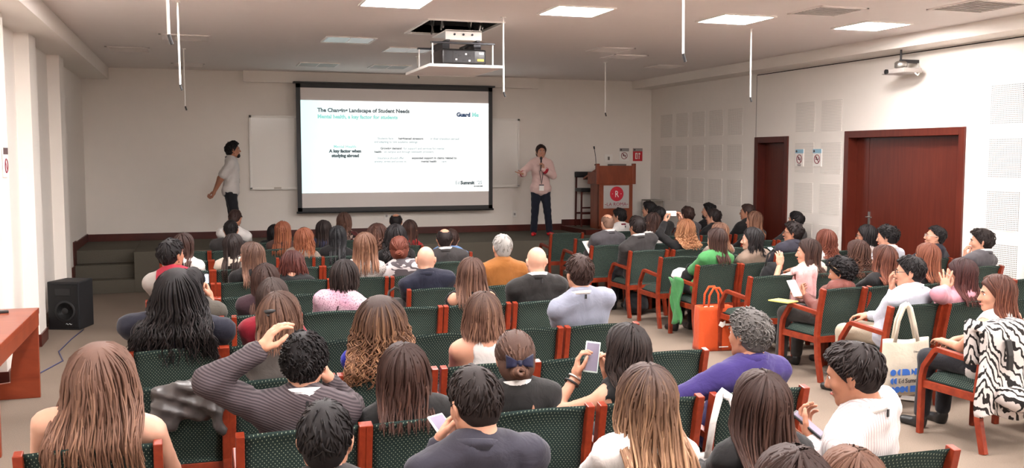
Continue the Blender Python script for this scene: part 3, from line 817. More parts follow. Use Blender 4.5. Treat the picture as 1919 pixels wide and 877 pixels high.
# stage with steps
st = struct(empty('stage', (3.4, 15.1, 0)))
MB().bx(-.92-3.4, XR-3.4, 0, 2.1, 0, .6).obj('stage_floor', M_stage, st, .01)
for i, (y0, z) in enumerate(((0, .195), (.24, .395), (.48, .6))):
    MB().bx(XL-3.4, -.92-3.4, y0, 2.1, z-.2 if i else 0, z).obj('step', M_stage, st, .008)
pl = struct(MB().bx(6.63, XR, 15.95, YB, .6, .675).obj('podium_platform', M_stage))
MB().bx(6.60, 6.63, 15.93, YB, .6, .69).bx(6.60, XR, 15.92, 15.95, .6, .69).obj('platform_edge', M_trim, pl)
# valance above the projection screen
struct(MB().bx(.78, 6.11, 17.05, YB, 3.27, ZC).obj('trim_3', M_wall))

# ------------------------------------------------------------------ ceiling lights, vents, microphones
def ceiling_light(x, y, lit, label):
    r = empty('ceiling_light', (x, y, ZC), 0, label, 'light', 'square ceiling light panels')
    f = MB()
    for a in ((-.31, .31, -.31, -.285), (-.31, .31, .285, .31), (-.31, -.285, -.285, .285), (.285, .31, -.285, .285)): f.bx(*a, -.014, .002)
    f.obj('frame', M_white, r, .003)
    MB().bx(-.285, .285, -.285, .285, -.009, -.001).obj('diffuser', emis('panel_lit', (1, .955, .94), LAMP) if lit else plain('panel_off', srgb(205, 214, 214), .25), r)
    if not lit: MB().bx(-.004, .004, -.285, .285, -.011, -.009).obj('divider', M_white, r)
for (x, n) in ((1.82, 'leftmost of the lit row, at the top edge'), (3.65, 'second lit from the left, right of the projector lift'), (5.47, 'third lit from the left'), (7.2, 'rightmost lit one, beside the right soffit')):
    ceiling_light(x, 9.1, True, 'bright square ceiling light, '+n)
for j, y in enumerate((6.0, 2.9, -.2)):
    for i, x in enumerate((0.0, 1.82, 3.65, 5.47, 7.2)):
        ceiling_light(x, y, True, 'square ceiling light over the seats, %s row, %s from the left' % (('second', 'third', 'rearmost')[j], ('first', 'second', 'third', 'fourth', 'fifth')[i]))
ceiling_light(0.0, 9.1, True, 'bright square ceiling light above the left wall side of the lit front row')
for (x, y, n) in ((1.84, 12.2, 'left of the projector lift'), (2.78, 13.1, 'half hidden behind the projector lift'), (1.86, 15.6, 'close to the back wall, left'), (3.0, 15.6, 'close to the back wall behind the lift')):
    ceiling_light(x, y, False, 'unlit square ceiling panel '+n)
def vent(x, y, s, dark, label):
    r = empty('ceiling_vent', (x, y, ZC), 0, label, 'vent', 'square ceiling air vents')
    f = MB()
    for a in ((-s, s, -s, -s+.03), (-s, s, s-.03, s), (-s, -s+.03, -s, s), (s-.03, s, -s, s)): f.bx(*a, -.012, .002)
    f.obj('frame', M_ceil, r, .002)
    MB().bx(-s+.03, s-.03, -s+.03, s-.03, -.003, .001).obj('duct', plain('duct_dark', (.06, .055, .05), .9) if dark else plain('duct_grey', srgb(150, 140, 134), .9), r)
    n = 9
    for i in range(n):
        y_ = -s+.05+(2*s-.1)*i/(n-1)
        MB().box((0, y_, -.008), (2*s-.06, .022, .004), Matrix.Rotation(.5, 3, 'X')).obj('slat', M_ceil, r)
for a in ((6.05, 8.32, .28, True, 'dark open square ceiling vent between the two right lit panels'), (7.25, 7.6, .33, False, 'large grilled ceiling vent at the top right corner'), (-.1, 12.6, .3, True, 'square ceiling vent left, behind two hanging rods'),
          (-.85, 14.2, .28, False, 'faint square ceiling vent beside the left soffit'), (-.1, 16.3, .25, True, 'small ceiling vent near the back wall, left'), (5.97, 13.0, .27, True, 'dark ceiling vent above the podium side'), (7.25, 14.2, .25, False, 'ceiling vent near the right soffit above the podium'), (5.4, 12.2, .26, False, 'faint flush ceiling vent right of the projector lift')):
    vent(*a)
for x, nx in ((-.14, 'left'), (3.09, 'middle'), (6.07, 'right')):
    for y, ny in ((5.8, 'nearest'), (9.75, 'second'), (13.9, 'farthest')):
        r = empty('hanging_microphone', (x, y, ZC), 0, 'thin white hanging microphone rod, %s in the %s file' % (ny, nx), 'microphone', 'microphone rods hanging from the ceiling')
        MB().lathe([(.03, -.008), (.03, 0)], 14).obj('ceiling_rose', M_white, r)
        hl_ = .27 if (nx, ny) == ('middle', 'farthest') else .78
        MB().tube([(0, 0, 0), (.002, 0, -hl_/2), (.006, 0, -hl_)], .0085, 8).obj('rod', M_white, r)
        MB().tube([(.006, 0, -hl_+.005), (.012, 0, -hl_-.02), (.022, .0, -hl_-.05)], .0105, 8).obj('capsule', M_black, r)

# ------------------------------------------------------------------ projector lift
r = empty('projector_lift', ((OX0+OX1)/2, (OY0+OY1)/2, ZC), 0, 'motorised lift with scissor arms lowering a projector from a square ceiling hole', 'projector lift')
hx, hy = (OX1-OX0)/2, (OY1-OY0)/2
b_ = MB(); b_.bx(-hx-.02, -hx, -hy, hy, 0, .7).bx(hx, hx+.02, -hy, hy, 0, .7).bx(-hx, hx, -hy-.02, -hy, 0, .7).bx(-hx, hx, hy, hy+.02, 0, .7).bx(-hx-.02, hx+.02, -hy-.02, hy+.02, .7, .72)
b_.obj('shaft', plain('shaft_dark', (.02, .019, .018), .9), r)
b_ = MB(); b_.bx(-hx-.02, hx+.02, -hy-.02, -hy+.004, -.016, .01).bx(-hx-.02, hx+.02, hy-.004, hy+.02, -.016, .01).bx(-hx-.02, -hx+.004, -hy, hy, -.016, .01).bx(hx-.004, hx+.02, -hy, hy, -.016, .01)
b_.obj('opening_frame', M_white, r)
for x in (-.22, .22):
    for y in (-.35, .1):
        MB().bar([(x, y-.1, .45), (x, y+.12, .18), (x, y-.1, -.06)], .012, .03).obj('scissor_arm', M_metal, r)
        MB().bar([(x+.02, y+.12, .45), (x+.02, y-.1, .18), (x+.02, y+.1, -.06)], .012, .03).obj('scissor_arm', M_metal, r)
MB().bx(-.3, .3, -.36, -.34, .2, .215).bx(-.3, .3, .1, .12, .2, .215).obj('cross_rod', M_metal, r)
br = MB().bx(-.19, .22, -.42, -.405, -.19, -.08).bx(-.19, .22, -.42, .2, -.10, -.085).obj('bracket', M_white, r, .003)
for x in (-.09, .01, .11): MB().lathe([(.012, 0), (.012, .012)], 10, (0, 0, 0)).obj('bolt', M_dkmet, br).matrix_local = Matrix.Translation((x, -.42, -.13)) @ Matrix.Rotation(PI/2, 4, 'X')
MB().bx(-.36, .36, -.46, -.42, -.235, -.215).bx(-.36, .36, .2, .24, -.235, -.215).bx(-.2, -.16, -.5, .24, -.215, -.195).bx(.14, .18, -.5, .24, -.215, -.195).obj('carrier', M_dkmet, r, .003)
for x in (-.34, .34):
    for y in (-.44, .22): MB().tube([(x, y, -.215), (x, y, -.475)], .0085, 8).obj('rod', M_white, r)
MB().bx(-hx, hx, -hy, hy, -.495, -.475).obj('ceiling_tile_plate', M_ceil, r, .003)
MB().bx(-hx-.008, hx+.008, -hy-.008, -hy, -.498, -.470).bx(-hx-.008, hx+.008, hy, hy+.008, -.498, -.470).bx(-hx-.008, -hx, -hy, hy, -.498, -.470).bx(hx, hx+.008, -hy, hy, -.498, -.470).obj('plate_edge', M_white, r)
r = empty('projector', (2.82, 10.62, ZC-.475), 0, 'black video projector with rear ports sitting in the ceiling lift', 'projector')
MB().bx(-.25, .25, -.30, .25, .025, .195).obj('body', plain('projector_black', (.018, .016, .016), .35), r, .025, True, 3)
for i in range(7): MB().bx(-.215+i*.012, -.209+i*.012, -.303, -.297, .05, .17).obj('vent_slit', M_dkmet, r)
MB().bx(-.12, .12, -.302, -.298, .05, .17).obj('port_panel', plain('port_grey', (.03, .028, .03), .6), r)
for i, (x, z, w_) in enumerate(((-.1, .14, .02), (-.09, .08, .02), (-.05, .12, .03), (.02, .14, .02), (.06, .12, .025), (.06, .07, .02), (.0, .07, .03))):
    MB().bx(x-w_/2, x+w_/2, -.306, -.300, z-.009, z+.009).obj('port', M_metal if i % 2 else M_black, r)
MB().bx(.15, .225, -.303, -.299, .065, .09).obj('warning_label', plain('label_yellow', srgb(220, 190, 80), .6), r)
MB().bx(.17, .225, -.303, -.299, .14, .16).obj('type_label', M_white, r)
MB().lathe([(.055, 0), (.055, .03), (.045, .05), (.035, .045)], 20).obj('lens', M_dkmet, r, 0, True).matrix_local = Matrix.Translation((0, .25, .11)) @ Matrix.Rotation(-PI/2, 4, 'X')
MB().bx(-.22, -.14, -.2, .2, .195, .26).bx(.14, .22, -.2, .2, .195, .26).obj('mount_foot', M_dkmet, r)

# ------------------------------------------------------------------ lettering
def text(body, size, mat, parent, M, name='lettering', align='LEFT', ext=.001, sx=1.0, bold=0.0):
    c = bpy.data.curves.new(name, 'FONT'); c.body = body; c.size = size; c.align_x = align; c.extrude = ext; c.resolution_u = 2; c.offset = bold
    t = bpy.data.objects.new('tmp', c); COL.objects.link(t)
    dg = bpy.context.evaluated_depsgraph_get(); me = bpy.data.meshes.new_from_object(t.evaluated_get(dg))
    bpy.data.objects.remove(t)
    o = link(name, me, mat, parent); o.matrix_local = M @ Matrix.Diagonal((sx, 1, 1, 1)); return o
def facing_my(x, y, z): return Matrix.Translation((x, y, z)) @ Matrix.Rotation(PI/2, 4, 'X')          # readable from -Y
def facing_mx(x, y, z): return Matrix.Translation((x, y, z)) @ Matrix.Rotation(-PI/2, 4, 'Z') @ Matrix.Rotation(PI/2, 4, 'X')   # readable from -X

# ------------------------------------------------------------------ back wall: whiteboard, screen
r = empty('whiteboard', (3.31, 17.18, 1.43), 0, 'wide white marker board behind the projection screen, its ends showing either side', 'whiteboard')
MB().bx(-2.42, 2.42, -.012, .01, .03, 1.25).obj('board', plain('whiteboard_gloss', srgb(236, 232, 226), .15), r)
for a in ((-2.45, 2.45, 1.24, 1.28), (-2.45, 2.45, 0, .04)): MB().bx(a[0], a[1], -.022, .01, a[2], a[3]).obj('frame', M_white, r, .003)
for a in ((-2.45, -2.41), (2.41, 2.45)): MB().bx(a[0], a[1], -.022, .01, 0, 1.28).obj('frame', M_white, r, .003)
MB().bx(-2.45, 2.45, -.07, -.02, .0, .014).obj('pen_tray', M_white, r, .003)
MB().bx(-2.05, -1.93, -.06, -.025, .014, .04).obj('eraser', plain('eraser_grey', srgb(190, 180, 170), .8), r)
SY = 16.93
r = empty('projection_screen', (3.395, SY, 1.04), 0, 'large black bordered projection screen showing a bright slide', 'screen')
MB().bx(-1.69, 1.69, -.004, .004, .07, 2.15).obj('fabric', plain('screen_fabric', srgb(228, 221, 217), .8), r)
for a in ((-1.76, 1.76, 2.145, 2.215), (-1.76, 1.76, 0, .075)): MB().bx(a[0], a[1], -.008, .006, a[2], a[3]).obj('border', M_black, r)
for a in ((-1.76, -1.685), (1.685, 1.76)): MB().bx(a[0], a[1], -.008, .006, 0, 2.215).obj('border', M_black, r)
MB().tube([(-1.78, 0, -.005), (1.78, 0, -.005)], .018, 10).obj('weight_bar', M_black, r)
MB().bx(-1.8, 1.8, -.05, .12, 2.215, 2.245).obj('roller_case', plain('case_dark', (.03, .03, .03), .6), r)
m, nt, b = _new('slide_light'); v = coords(nt); x = N(nt, 'ShaderNodeSeparateXYZ'); L(nt, v, x.inputs[0])
g_ = mathn(nt, 'MULTIPLY_ADD', x.outputs[0], 1/1.7, 1.0)
col = ramp(nt, g_, [(.0, (.68, .96, .98)), (.5, (.90, 1, .99)), (1.0, (1, 1, .98))])
setin(b, Base_Color=(.3, .3, .3, 1), Roughness=.8, Emission_Strength=SLIDE); L(nt, col, b.inputs['Emission Color'])
sl = MB().bx(-1.685, 1.685, -.010, -.004, .33, 1.93).obj('slide', m, r)
DISP = 2**scene.view_settings.exposure   # slide inks glow like the light that fell through the slide
T_dk = emis('slide_ink', (.08, .11, .12), 1/DISP, (.02, .02, .02)); T_te = emis('slide_teal', (.36, .80, .72), 1/DISP, (.02, .02, .02)); T_gr = emis('slide_grey', (.40, .52, .54), 1/DISP, (.02, .02, .02)); T_bl = emis('slide_blue', (.02, .06, .14), 1/DISP, (.02, .02, .02))
def st_(b_, s, m_, x, z, al='LEFT', bold=0.0): text(b_, s, m_, sl, facing_my(x, -.0125, z), 'lettering', al, .0008, 1.0, max(bold, .002 if m_ in (T_dk, T_bl) else .0014))
st_('The Changing Landscape of Student Needs', .093, T_dk, -1.40, 1.735, 'LEFT', .0038)
st_('Mental health, a key factor for students', .088, T_te, -1.40, 1.625, 'LEFT', .0045)
st_('Guard', .10, T_bl, 1.08, 1.685, 'LEFT', .006); st_('Me', .10, T_te, 1.37, 1.685, 'LEFT', .006)
st_('Mental Health:', .068, T_te, -.93, 1.115, 'CENTER'); st_('A key factor when', .074, T_dk, -.93, 1.035, 'CENTER', .005); st_('studying abroad', .074, T_dk, -.93, .955, 'CENTER', .005)
for z, a, b2, c2 in ((1.265, 'Students face ', 'heightened stressors', ' in their transition abroad'), (1.09, '', 'Growing demand', ' for support and services for mental'), (.92, 'Insurance should offer ', 'expanded support in claims related to', '')):
    x0 = -.36 if a else -.31
    if a: st_(a, .052, T_gr, x0, z)
    st_(b2, .054, T_dk, x0+.0265*len(a), z); 
    if c2: st_(c2, .052, T_gr, x0+.0265*len(a)+.0285*len(b2), z)
st_('and adapting to new academic settings', .050, T_gr, -.42, 1.205); st_('health', .052, T_dk, -.42, 1.03); st_('on campus and through telehealth providers', .050, T_gr, -.25, 1.03)
st_('anxiety, stress and access to', .050, T_gr, -.42, .86); st_('mental health', .052, T_dk, .42, .86); st_('care', .050, T_gr, .80, .86)
st_('Ed', .085, T_gr, 1.05, .46); st_('Summit', .085, T_dk, 1.15, .46, 'LEFT', .005); st_("'25", .085, T_gr, 1.46, .46); st_('GUARDME', .036, T_dk, 1.57, .41, 'RIGHT')

# signs
def sign(x, z, red, label, axis='Y'):
    loc = (x, YB-.004, z) if axis == 'Y' else (XR-.004, x, z)
    r = empty('wall_sign', loc, 0 if axis == 'Y' else -PI/2, label, 'sign')
    w_, h_ = .2, .25
    MB().bx(-w_/2, w_/2, -.012, 0, -h_/2, h_/2).obj('plate', M_white if not red else plain('sign_red', srgb(196, 24, 40), .5), r, .002)
    MB().bx(-w_/2, w_/2, -.014, -.01, h_/2-.06, h_/2).obj('header', plain('sign_header_'+axis, srgb(150, 146, 142) if axis == 'Y' else srgb(150, 190, 210), .5), r)
    MB().lathe([(.018, 0), (.018, .003)], 12).obj('emblem', plain('sign_emblem', srgb(70, 60, 60), .5), r).matrix_local = Matrix.Translation((-w_/2+.03, -.0135, h_/2-.03)) @ Matrix.Rotation(PI/2, 4, 'X')
    ink = plain('sign_ink', srgb(60, 24, 34), .5); rd = plain('sign_ring', srgb(130, 30, 50), .5)
    if red:
        MB().bx(-.055, -.005, -.0145, -.012, -.085, .035).obj('pictogram', M_white, r); MB().bx(.015, .05, -.0145, -.012, -.0, .035).bx(.02, .035, -.0145, -.012, -.085, -.01).obj('pictogram', M_white, r)
        MB().tube([(-.03, -.0155, -.07), (-.03, -.0155, .015)], .009, 8).obj('pictogram', plain('sign_red', srgb(196, 24, 40), .5), r)
    else:
        MB().tube([(.062*math.cos(q), -.0135, -.02+.062*math.sin(q)) for q in np.linspace(0, 2*PI, 33)], .006, 6, caps=False).obj('ring', rd, r)
        MB().bar([(-.044, -.0145, .024), (.044, -.0145, -.064)], .003, .011, 0, (0, 1, 0)).obj('slash', rd, r)
        MB().box((0, -.0135, -.022), (.07, .002, .014)).box((.03, -.0135, -.006), (.006, .002, .02)).box((-.012, -.0135, .0), (.02, .002, .03)).obj('pictogram', ink, r)
        if 'lines' in label: MB().bx(-.05, .05, -.014, -.011, -.105, -.098).bx(-.04, .04, -.014, -.011, -.12, -.112).obj('caption', ink, r)
sign(7.92, 2.04, False, 'white prohibition sign with crossed ring on the back wall by the podium')
sign(8.21, 2.04, True, 'red fire extinguisher sign on the back wall right of the podium')
sign(12.25, 1.985, False, 'white prohibition sign with caption lines next to the narrow door', 'X')
sign(11.82, 1.985, False, 'white no smoking sign right of the captioned one', 'X')
r = empty('wall_sign', (-1.62+.004, 9.47, 1.95), PI/2, 'prohibition sign on the left wall pilaster at the photo edge', 'sign')
MB().bx(-.1, .1, -.012, 0, -.13, .13).obj('plate', M_white, r, .002); MB().bx(-.1, .1, -.014, -.01, .07, .13).obj('header', plain('sign_dark', srgb(80, 60, 60), .5), r)
MB().tube([(.06*math.cos(q), -.0135, -.03+.06*math.sin(q)) for q in np.linspace(0, 2*PI, 33)], .006, 6, caps=False).obj('ring', plain('sign_ring', srgb(130, 30, 50), .5), r)
MB().bar([(-.042, -.0145, .012), (.042, -.0145, -.072)], .003, .011, 0, (0, 1, 0)).obj('slash', plain('sign_ring', srgb(130, 30, 50), .5), r)
r = empty('wall_switch', (7.59, YB-.002, 1.97), 0, 'square wall switch plate left of the prohibition sign on back wall', 'switch')
MB().bx(-.085, .085, -.012, 0, -.075, .075).obj('plate', M_white, r, .004); MB().bx(-.02, .02, -.018, -.01, -.035, .03).obj('rocker', plain('rocker_grey', srgb(110, 104, 98), .5), r)
for x, z, n in ((5.67, .92, 'right of the speaker woman'), (3.23, .93, 'below the screen'), (.62, .95, 'behind the standing man')):
    r = empty('wall_outlet', (x, YB-.002, z), 0, 'small white wall outlet low on the back wall '+n, 'outlet', 'outlets on the back wall')
    MB().bx(-.04, .04, -.010, 0, -.06, .06).obj('plate', M_white, r, .003); MB().bx(-.015, -.005, -.012, -.008, -.02, .02).bx(.005, .015, -.012, -.008, -.02, .02).obj('socket', M_dkmet, r)
# mini projector on the right wall
r = empty('wall_projector', (8.3, 9.86, 3.05), 0, 'small grey projector on a bracket under the right soffit', 'projector')
MB().bx(-.05, .2, -.03, .03, .10, .14).tube([(-.05, 0, .26), (-.05, 0, .10)], .012, 8).obj('bracket', M_dkmet, r)
MB().lathe([(.05, .03), (.075, .045), (.075, .10), (.05, .12)], 18, (-.05, 0, 0)).obj('pivot', M_metal, r, 0, True)
MB().bx(-.17, .10, -.20, .20, -.035, .025).obj('body', plain('projector_grey', srgb(168, 160, 154), .5), r, .015, True, 3)
MB().lathe([(.03, 0), (.03, .02)], 14).obj('lens', M_black, r).matrix_local = Matrix.Translation((-.17, .1, -.005)) @ Matrix.Rotation(-PI/2, 4, 'Y')
MB().tube([(.0, -.17, -.02), (.02, -.22, -.07), (.05, -.20, -.05), (.15, -.1, .02), (.19, -.02, .1)], .008, 8).obj('cable', M_white, r, 0, True)

# ------------------------------------------------------------------ podium, stool, rack, speaker, desk
r = empty('podium', (7.30, 16.42, .675), 0, 'reddish wooden podium with a metal plaque, on the platform right of the screen', 'podium')
MB().bx(-.335, -.30, -.2, .18, 0, .98).bx(.30, .335, -.2, .18, 0, .98).bx(-.335, .335, -.2, -.17, 0, .98).bx(-.3, .3, -.17, .18, 0, .05).obj('body', M_pod, r, .006)
MB().bx(-.385, .385, -.235, -.185, .82, 1.16).bx(-.385, -.34, -.235, .2, .82, 1.04).bx(.34, .385, -.235, .2, .82, 1.04).obj('front_hood', M_pod, r, .008)
MB().bx(-.395, -.33, -.245, -.18, .82, 1.20).bx(.33, .395, -.245, -.18, .82, 1.20).obj('corner_post', M_pod, r, .008)
MB().prism([(-.2, 1.12), (.46, .93), (.46, .89), (-.2, 1.08)], 'X', -.37, .37).obj('reading_desk', M_pod, r, .005)
MB().bx(-.06, .22, -.20, .02, 1.155, 1.19).obj('document_tray', plain('tray_grey', srgb(104, 92, 86), .5), r, .004)
pq = MB().bx(-.25, .26, -.245, -.236, .38, .80).obj('plaque', plain('plaque_steel', srgb(196, 194, 192), .38, .5), r, .003)
for x in (-.22, .23):
    for z in (.41, .77): MB().lathe([(.010, 0), (.010, .006)], 10).obj('rivet', M_metal, pq).matrix_local = Matrix.Translation((x, -.245, z)) @ Matrix.Rotation(PI/2, 4, 'X')
MB().bx(-.335, .335, -.236, -.2, .05, .82).obj('front_panel', M_pod, r, .004)
MB().lathe([(.135, 0), (.135, .004)], 32).obj('logo_disc', plain('logo_red', srgb(200, 22, 48), .5), pq).matrix_local = Matrix.Translation((.01, -.246, .645)) @ Matrix.Rotation(PI/2, 4, 'X')
text('R', .17, M_white, pq, facing_my(.01, -.2515, .585), 'lettering', 'CENTER', .001, .8); text('.', .12, M_white, pq, facing_my(-.075, -.2515, .64), 'lettering', 'CENTER', .001); text('.', .12, M_white, pq, facing_my(.095, -.2515, .64), 'lettering', 'CENTER', .001)
text('LA ROMA', .088, plain('letter_wine', srgb(150, 36, 66), .5), pq, facing_my(.008, -.2475, .425), 'lettering', 'CENTER', .001, 1.05)
MB().bx(-.225, -.195, -.248, -.245, .445, .455).bx(.21, .24, -.248, -.245, .445, .455).bx(-.235, .245, -.248, -.245, .40, .404).obj('plaque_line', plain('letter_wine', srgb(150, 36, 66), .5), pq)
r = empty('gooseneck_microphone', (6.97, 16.35, 1.84), 0, 'thin gooseneck microphone on the left corner of the podium', 'microphone')
MB().lathe([(.03, 0), (.03, .02), (.012, .03)], 14).obj('base', M_black, r)
MB().tube([(0, 0, .02), (-.01, 0, .15), (-.035, 0, .30)], .006, 8).obj('neck', M_dkmet, r, 0, True); MB().tube([(-.035, 0, .30), (-.045, 0, .35)], [.013, .014], 10).obj('capsule', M_black, r, 0, True)
r = empty('bar_stool', (7.06, 17.0, .675), 0, 'black padded bar stool with wooden legs half hidden behind the podium', 'stool')
MB().bx(-.18, .18, -.16, .16, .66, .73).obj('seat', M_black, r, .025, True, 3); MB().bx(-.19, .19, .12, .17, .93, 1.04).obj('backrest', M_black, r, .022, True, 3)
for x in (-.16, .16):
    for y in (-.13, .14): MB().bar([(x, y, .66 if y < 0 else .98), (x*1.05, y*1.05, 0)], .028, .028).obj('leg', M_trim, r)
for z, y in ((.25, -.14), (.36, -.14), (.25, .14)): MB().bx(-.16, .16, y-.012, y+.012, z-.014, z+.014).obj('rung', M_trim, r)
r = empty('metal_rack', (8.33, 16.75, .675), 0, 'low grey metal framed rack in the right back corner', 'rack')
for x in (-.13, .13):
    for y in (-.2, .2): MB().bx(x-.012, x+.012, y-.012, y+.012, 0, .5).obj('post', M_metal, r)
for z in (.08, .30, .49): MB().bx(-.14, .14, -.21, .21, z-.012, z+.012).obj('shelf', plain('rack_grey', srgb(150, 145, 138), .5, .3), r, .003)
r = empty('loudspeaker', (-1.44, 12.25, 0), math.radians(-22), 'black loudspeaker cabinet standing on the floor by the left wall', 'speaker')
MB().prism([(-.19, -.19), (.19, -.19), (.16, .19), (-.16, .19)], 'Z', 0, .56).obj('cabinet', plain('speaker_black', (.012, .012, .014), .6), r, .012)
gr_ = MB().bx(-.175, .175, -.20, -.188, .03, .53).obj('grille', plain('grille_black', (.006, .006, .007), .5), r, .006)
MB().lathe([(.125, 0), (.118, .006), (.06, -.012), (.03, .004)], 26).obj('woofer', plain('cone_grey', (.018, .018, .019), .5), gr_, 0, True).matrix_local = Matrix.Translation((.02, -.20, .22)) @ Matrix.Rotation(PI/2, 4, 'X')
MB().bx(-.09, .09, -.206, -.2, .40, .48).obj('horn', plain('cone_grey', (.018, .018, .019), .5), gr_, .01)
MB().tube([(.03+.012*i, -.2075, .07+.008*math.sin(i*2.1)) for i in range(7)], .003, 5).obj('logo', plain('logo_silver', (.5, .5, .5), .4), gr_)
MB().bx(-.194, -.186, -.06, .06, .30, .36).obj('handle_recess', plain('recess', (.05, .05, .05), .6), r)
tag(MB().tube([(-1.30, 12.0, .006), (-1.36, 11.4, .006), (-1.40, 10.7, .006), (-1.30, 10.2, .006), (-1.45, 9.6, .006)], .006, 6).obj('speaker_cable', plain('cable_blue', srgb(60, 62, 100), .6), None, 0, True), 'thin cable running along the floor from the loudspeaker', 'cable')
r = empty('desk', (-1.44, 8.0, 0), 0, 'reddish wooden desk with curved side panel at the left edge', 'desk')
MB().bx(-.17, .16, -1.0, .75, .70, .75).obj('top', M_desk, r, .006)
MB().bx(.11, .155, -1.0, .75, .60, .70).obj('apron', M_desk, r, .004)
pts = [(-.17, 0), (.15, 0), (.15, .70), (.02, .70)]
for i in range(9): q = PI/2*i/8; pts.append((.02-.10*math.sin(q)*.9, .14+.40*(1-i/8)+.06*math.cos(q)))
pts.append((-.17, .13))
MB().prism(pts, 'Y', .70, .745).obj('side_panel', M_desk, r, .004)
MB().prism(pts, 'Y', -.995, -.95).obj('side_panel', M_desk, r, .004)
r = empty('remote_control', (-1.53, 8.52, .75), .2, 'dark remote control lying on the desk', 'remote')
MB().bx(-.06, .06, -.025, .025, 0, .02).obj('body', M_black, r, .006); MB().bx(-.04, .03, -.012, .012, .02, .023).obj('buttons', plain('btn_grey', (.2, .2, .2), .5), r)

# ------------------------------------------------------------------ chairs
M_fab = cloth_pat('green_dotted_fabric', 'dots', [srgb(33, 47, 44), srgb(140, 150, 130)], .9)
def soft_pad(nx, nz, fn):
    """closed pad from a surface function fn(u, v, side)"""
    V = []; 
    for s in (0, 1):
        for i in range(nx+1):
            for j in range(nz+1): V.append(fn(i/nx, j/nz, s))
    k = (nx+1)*(nz+1); F = []
    for i in range(nx):
        for j in range(nz):
            a = i*(nz+1)+j; F.append((a, a+1, a+nz+2, a+nz+1)); F.append((k+a, k+a+nz+1, k+a+nz+2, k+a+1))
    for i in range(nx):
        a, c = i*(nz+1), (i+1)*(nz+1); F.append((a, c, k+c, k+a)); a += nz; c += nz; F.append((a, k+a, k+c, c))
    for j in range(nz):
        a = j; F.append((a, k+a, k+a+1, a+1)); a = nx*(nz+1)+j; F.append((a, a+1, k+a+1, k+a))
    return V, F
def f_back(u, v, s):
    x = -.239+.478*u; z = .40+.435*v
    yb = .075-.075*v+.0*v                   # leans back with height
    yb += -.025*math.sin(PI*u)*(.4+.6*v)    # hollow in plan, bulging to the rear
    th = .045*math.sqrt(max(0, 1-(2*v-1)**8))*(1-.15*abs(2*u-1)**4)
    roll = -.02*max(0, (v-.8)/.2)**2        # rolled top
    zz = z+(.012*math.sin(PI*u) if v > .6 else 0)
    return (x, yb+roll+(th if s else 0)+.005, zz)
def f_seat(u, v, s):
    x = -.236+.472*u; y = .07+.47*v
    e = math.sqrt(max(0, (1-abs(2*u-1)**10)*(1-abs(2*v-1)**10)))
    return (x, y, (.395 if not s else .405+.05*e+.006*math.sin(PI*u)))
CH = {}
V, F = soft_pad(14, 14, f_back); me = bpy.data.meshes.new('backrest'); me.from_pydata(V, [], F); CH['backrest'] = (me, M_fab)
V, F = soft_pad(12, 12, f_seat); me = bpy.data.meshes.new('seat'); me.from_pydata(V, [], F); CH['seat'] = (me, M_fab)
for k in ('backrest', 'seat'):
    me = CH[k][0]; bm = bmesh.new(); bm.from_mesh(me); bmesh.ops.recalc_face_normals(bm, faces=bm.faces); bm.to_mesh(me); bm.free(); me.polygons.foreach_set('use_smooth', [True]*len(me.polygons)); me.materials.append(M_fab)
me = MB().bar([(0, -.005, 0), (0, .045, .22), (0, .06, .42), (0, .035, .62), (0, -.012, .838)], .036, .050).mesh('rear_leg', .004); me.materials.append(M_chairwood); CH['rear_leg'] = (me, M_chairwood)
me = MB().bar([(0, .555, 0), (0, .55, .42), (0, .53, .50), (0, .44, .625), (0, .41, .64), (0, .04, .615)], .042, .036).mesh('arm_leg', .005); me.materials.append(M_chairwood); CH['arm_leg'] = (me, M_chairwood)
me = MB().bx(-.25, .25, .52, .545, .34, .40).bx(-.25, .25, .06, .085, .34, .40).bx(-.265, -.24, .06, .545, .34, .395).bx(.24, .265, .06, .545, .34, .395).mesh('seat_frame', .003); me.materials.append(M_chairwood); CH['seat_frame'] = (me, M_chairwood)
def chair(x, y, label, rz=0.0):
    r = empty('armchair', (x, y, 0), math.radians(rz), label, 'chair', 'green dotted wooden armchairs')
    for nm, px in (('backrest', 0), ('seat', 0), ('rear_leg', -.258), ('rear_leg', .258), ('arm_leg', -.258), ('arm_leg', .258), ('seat_frame', 0)):
        o = bpy.data.objects.new(nm, CH[nm][0]); COL.objects.link(o); o.parent = r; o.location = (px, 0, 0)
    return r

